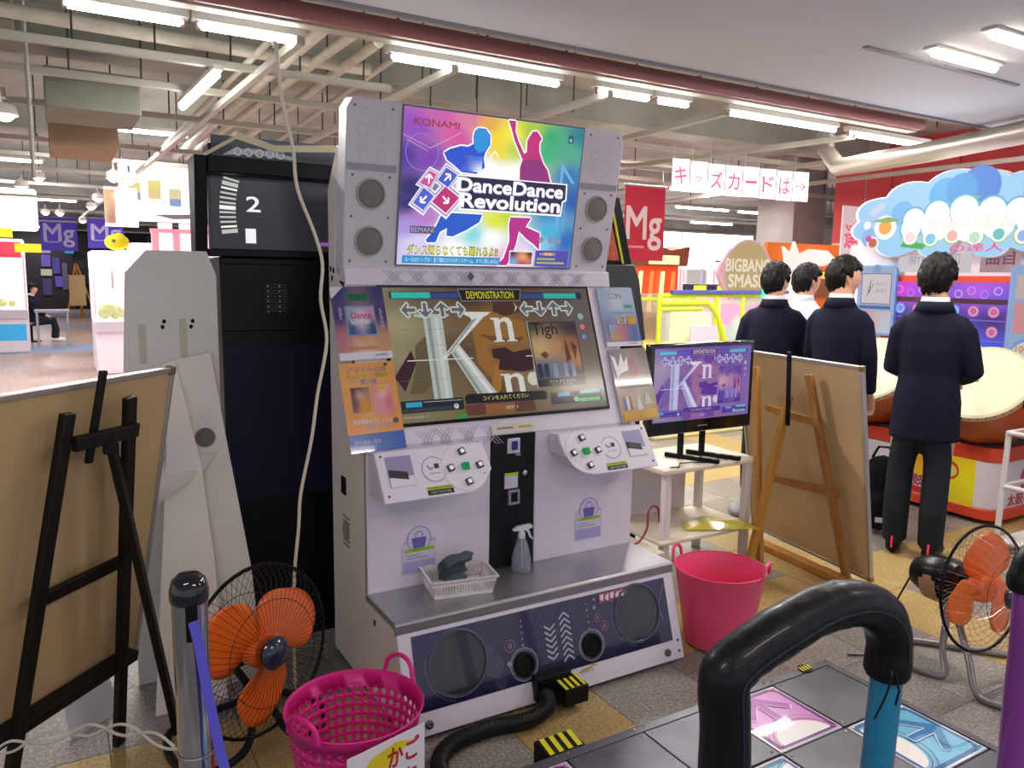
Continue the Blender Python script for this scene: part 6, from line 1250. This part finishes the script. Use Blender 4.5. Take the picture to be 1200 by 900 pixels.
t = thing('yellow_hood', 'yellow plush-like hood standing on top of the white prize machine', 'prize', (.88, 12.95, 1.803)); M().ball((0, 0, .125), (.17, .14, .12), 14).ball((.03, 0, .2), (.08, .07, .07), 10).build('hood', mat('plush_yellow', 'E8D820', .7, emit=.15), t, remesh=.02); M().ball((-.05, -.12, .14), (.03, .02, .03), 8).build('face_disc', mat('plush_grey', '807858', .6), t)
t = thing('glow_board', 'overexposed white light board at the left edge above the claw machine', 'sign', (-.42, 16.4, 2.06)); M().box(-.55, .3, -.05, .05, .12, .85).build('light_box', mat('blazing_white', 'FFF6FC', .5, emit=2.6), t, bevel=.06); M().box(-.55, -.1, -.06, .05, .0, .16).build('yellow_strip', mat('lit_yellow', 'E8E830', .5, emit=.5), t); M().box(-.08, .32, -.07, .05, -.25, -.1).build('yellow_strip', mat('lit_yellow', 'E8E830'), t)
for x in (-.4, .2): M().cyl((x, 0, .8), (x, 0, 1.26), .008, 6).build('hanger', galv, t)
# billboard with coloured blobs
t = thing('billboard', 'bright white hanging billboard left of the black cabinet with small yellow and blue prints', 'sign', (1.15, 11.0, 2.08)); M().box(-.35, .65, -.03, .03, .06, .80).build('board', mat('billboard_white', 'FCF6FA', .5, emit=.9), t, bevel=.01); M().box(-.52, -.15, -.05, 0, -.02, .46).build('board', mat('billboard_pink', 'F8E4E8', .5, emit=.7), t)
P = Pr(1.0, .74); 
for x, y, r in ((.17, .45, .07), (.40, .40, .075), (.64, .52, .07)): P.rect(x-r, y-r*1.2, x+r, y+r*1.6, 'E8D888' if x != .64 else 'E0D0A0'); P.rect(x-r, y+r*1.2, x+r, y+r*3, '7C98C8' if x != .40 else 'E8C890')
P.poly([(.35, .88), (1, .84), (.95, .92), (.6, .95)], '705870'); P.build('board_print', t, (-.35, -.03, .80), mt=lit)
P = Pr(.12, .4); P.grad([(.5, .2, 'E8A060'), (.5, .8, 'B06048'), (.1, .5, 'F0C080')], 3, 5); P.build('board_print', t, (-.52, -.05, .42), mt=lit)
for x in (-.3, .6): M().cyl((x, 0, .8), (x, 0, 1.24), .006, 6).build('hanger', galv, t)
for k, x in enumerate((1.42, 1.72, 2.02)):
    t = thing('pink_pillar', ['pale pink lit pillar between billboard and black cabinet, left one', 'pale pink lit pillar between billboard and black cabinet, middle one', 'pale pink lit pillar hidden at the black cabinet edge'][k], 'pillar', (x, 13.2, 0)); M().box(-.05, .05, -.05, .05, 0, 2.1).build('shaft', mat('pink_shaft', 'E89CAC', .5, emit=.4), t, bevel=.01); M().box(.05, .25, 0, .03, .8, 2.25).build('lit_panel', mat('pink_lit', 'F8DCE4', .5, emit=.9), t); M().box(-.06, .26, -.06, .06, 2.1, 2.16).build('cap', mat('pink_shaft', 'E89CAC'), t)
# dark shop front at the end of the aisle
t = thing('shop_front', 'dark far shop front with purple posters at the end of the aisle', 'shop', (.9, 34.5, 0)); M().box(-2.5, 2.5, 0, .3, 0, 2.9).build('front_wall', mat('dark_shop', '2A2430', .6, noise_=.2, scale=2), t); M().box(-.1, 2.0, -.05, 0, 0, 2.2).build('dark_glass', mat('shop_glass', '141820', .1), t)
P = Pr(1.2, 2.0)
for i, (x, y, w_, h_, c_) in enumerate(((.02, .0, .3, .12, 'C0B0E8'), (.05, .15, .25, .22, '7850D0'), (.35, .2, .2, .3, '4838A0'), (.02, .42, .3, .12, 'D8C8B0'), (.4, .55, .2, .2, '6048B8'), (.05, .6, .25, .3, '403070'), (.6, .3, .15, .5, '585070'), (.7, .02, .25, .1, '30A8D0'))): P.rect(x, y, x+w_, y+h_, c_)
P.build('posters', t, (-1.2, -.06, 2.35), mt=lit2)
t = thing('easel', 'small far wooden easel in front of the dark shop front', 'easel', (.75, 28, 0))
for a, b in (((-.35, 0, 0), (-.05, 0, 1.7)), ((.45, 0, 0), (.0, 0, 1.7)), ((.1, .5, 0), (-.02, 0, 1.6))): M().beam(a, b, .08, .04).build('leg', pine, t)
M().box(-.25, .2, -.05, -.02, .4, 1.35).build('board_panel', tan_b, t)
pf = person((-.36, 19.3), VD(-.3, 19)+1.6, 1.62, 'far seated person in dark clothes at the left aisle', [((-.24, .05, 1.12), (-.16, .25, 1.0)), ((.24, .05, 1.12), (.16, .25, 1.0))], hair_seed=5, hem=.86, sit=True)
t = thing('stool', 'dark stool under the far seated person', 'stool', (-.40, 19.3, 0)); M().cyl((0, 0, .02), (0, 0, .34), .03, 10).build('post', blackm, t); M().cyl((0, 0, .34), (0, 0, .36), .18, 20).build('seat', blackm, t); M().cyl((0, 0, 0), (0, 0, .02), .18, 20).build('foot_plate', blackm, t)
t = thing('stool_table', 'small grey table beside the far person in the left aisle', 'table', (.0, 18.1, 0)); M().box(-.3, .3, -.3, .3, .68, .72).build('table_top', mat('table_grey', '8C8894', .5), t)
for x in (-.26, .26):
    for y in (-.26, .26): M().cyl((x, y, 0), (x, y, .68), .02, 8).build('leg', galv, t)
# orange-lit machine and hall filler machines
t = thing('glow_game_cabinet', 'dark game cabinet with orange glowing marquee right of the dance cabinet', 'game machine', (7.45, 8.6, 0))
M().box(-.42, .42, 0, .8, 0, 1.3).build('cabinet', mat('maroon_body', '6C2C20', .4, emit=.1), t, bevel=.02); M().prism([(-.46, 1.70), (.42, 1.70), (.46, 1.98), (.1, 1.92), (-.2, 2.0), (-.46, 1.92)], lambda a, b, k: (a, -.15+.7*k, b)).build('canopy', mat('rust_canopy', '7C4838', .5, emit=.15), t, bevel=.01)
M().box(-.30, .25, -.16, -.15, 1.72, 1.84).build('marquee_lamp', mat('amber_glow', 'FFD080', .5, emit=2.), t, bevel=.005)
for k in range(4): M().cyl((-.36+.2*k, -.02, 1.06), (-.32+.2*k, -.02, 1.62), .028, 8).build('light_bar', mat('red_orange_glow' if k % 2 else 'amber_glow', 'FF6030' if k % 2 else 'FFD080', .5, emit=1.6), t)
M().box(-.4, .4, .02, .1, 1.3, 1.7).build('display', mat('display_orange', 'C85030', .4, emit=.5), t)
for k in range(4):
    t = thing('light_panel', 'far glowing white wall panel, '+('first', 'second', 'third', 'fourth')[k]+' from the left', 'light', (14.25+k*.9, 16, 2.04)); M().box(-.41, .41, 0, .06, 0, .72).build('panel', mat('blazing_white', 'FFF6FC'), t, bevel=.05); M().box(-.43, .43, .06, .1, -.02, .74).build('panel_frame', galv, t)
cn = {'E8B8C8': 'pink', 'C8C0F0': 'lilac', 'F0D0D8': 'pale rose', 'B8A8E0': 'violet', 'E8A8B8': 'deep pink', 'E8DCE0': 'off-white', 'D05060': 'red', 'B8D0F0': 'pale blue', 'F0E0B0': 'cream'}
for k, (x, y, c_, g_) in enumerate(((8.35, 10.6, 'D05060', 'FFD8E8'), (9.9, 11.2, 'C8C0F0', 'FFF4FA'), (11.6, 10.4, 'F0D0D8', 'FFD8E8'), (9.6, 13.3, 'B8A8E0', 'FFF4FA'), (12.0, 13.0, 'E8A8B8', 'FFE8F0'), (14.2, 12.2, 'E8DCE0', 'FFF4FA'), (13.2, 15.2, 'B8D0F0', 'FFF4FA'), (17.5, 17.0, 'F0E0B0', 'FFE8F0'))):
    claw(x, y, 1.0, .9, 2.0, c_, cn[c_]+' lit claw machine standing far in the hall beyond the yellow-framed game', g_, None, 'distant claw machines')
for k, (x, y) in enumerate(((2.5, 11.2), (1.75, 15.7), (2.3, 18.5), (1.9, 21.5), (-1.9, 20), (-1.75, 23.5))):
    claw(x, y, 1.0, .9, 2.0, ('F0E4EE', 'E8DCE0')[k % 2], 'pale lit prize machine, far left aisle, '+('just behind the pink pillars', 'nearest in the row right of the aisle', 'second in the row right of the aisle', 'farthest in the row right of the aisle', 'nearer one left of the aisle', 'farther one left of the aisle')[k], 'FFF4FA', None, 'prize machines along the left aisle')
# yellow boxes + pink board near the column
for k, x in enumerate((8.95, 9.45)):
    t = thing('yellow_box_sign', 'small yellow lit box sign over the blue counter, '+('left', 'right')[k], 'sign', (x-.2, 9.1, 1.08)); M().box(-.18, .18, 0, .2, 0, .36).build('box', mat('navy_box', '282850', .4), t, bevel=.01); M().box(-.13, .13, -.01, 0, .2, .34).build('lit_face', mat('lit_yellow', 'E8E830'), t)
t = thing('counter', 'low dark blue counter under the two yellow box signs', 'counter', (9.0, 9.25, 0)); M().box(-.9, .9, -.3, .3, 0, 1.08).build('body', mat('navy_box', '282850'), t, bevel=.02)
t = thing('hanging_poster', 'white and pink hanging poster with yellow-green print beside the red wall', 'poster', (9.1, 6.55, 1.75)); M().box(-.42, .42, 0, .02, 0, .72).build('panel', mat('poster_pale', 'F0E0E8', .5, emit=.3), t)
P = Pr(.8, .7); P.text('達人', .05, .3, .7, .75, 'E86078', .04); P.disc(.85, .35, .12, 'D0D020', 16); P.disc(.8, .7, .1, '80B828', 16); P.build('poster_print', t, (-.4, 0, .71), mt=lit)
M().cyl((0, .01, .72), (0, .01, 1.6), .006, 6).build('hanger', galv, t)
# black seat cabinet behind the dance cabinet, right side
t = thing('racing_cabinet', 'black arcade cabinet with yellow edge stripe and orange side peeking out behind the dance cabinet', 'game cabinet', (2.45, 3.40, 0))
M().box(-.25, .41, 0, .6, 0, 1.18).build('lower_body', dk, t, bevel=.01); M().prism([(-.25, 1.18), (.43, 1.18), (.37, 1.52), (.33, 1.60), (-.25, 1.60)], lambda a, b, k: (a, .6*k, b)).build('console', mat('console_grey', '34363A', .5), t, bevel=.01)
M().prism([(-.25, 1.60), (.35, 1.60), (.25, 1.96), (-.25, 2.0)], lambda a, b, k: (a, .05+.5*k, b)).build('hood', dk, t, bevel=.006)
M().prism([(.272, 1.605), (.286, 1.605), (.192, 1.93), (.178, 1.93)], lambda a, b, k: (a, .040+.008*k, b)).build('edge_stripe', mat('stripe_yellow', 'C8C820', .4), t)
M().prism([(-.2, 1.62), (.255, 1.62), (.165, 1.91), (-.2, 1.94)], lambda a, b, k: (a, .042+.006*k, b)).build('side_art', mat('art_orange', 'B85030', .5, noise_=.35, scale=20), t)
# big pale machine behind the drum machine and the right edge
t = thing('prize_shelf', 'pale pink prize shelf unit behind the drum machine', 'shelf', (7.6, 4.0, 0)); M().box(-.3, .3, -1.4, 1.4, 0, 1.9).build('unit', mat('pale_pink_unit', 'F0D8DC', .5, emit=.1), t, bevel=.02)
for k in range(3): M().box(-.33, -.3, -1.35, 1.35, .5+k*.45, .53+k*.45).build('shelf_board', om, t)
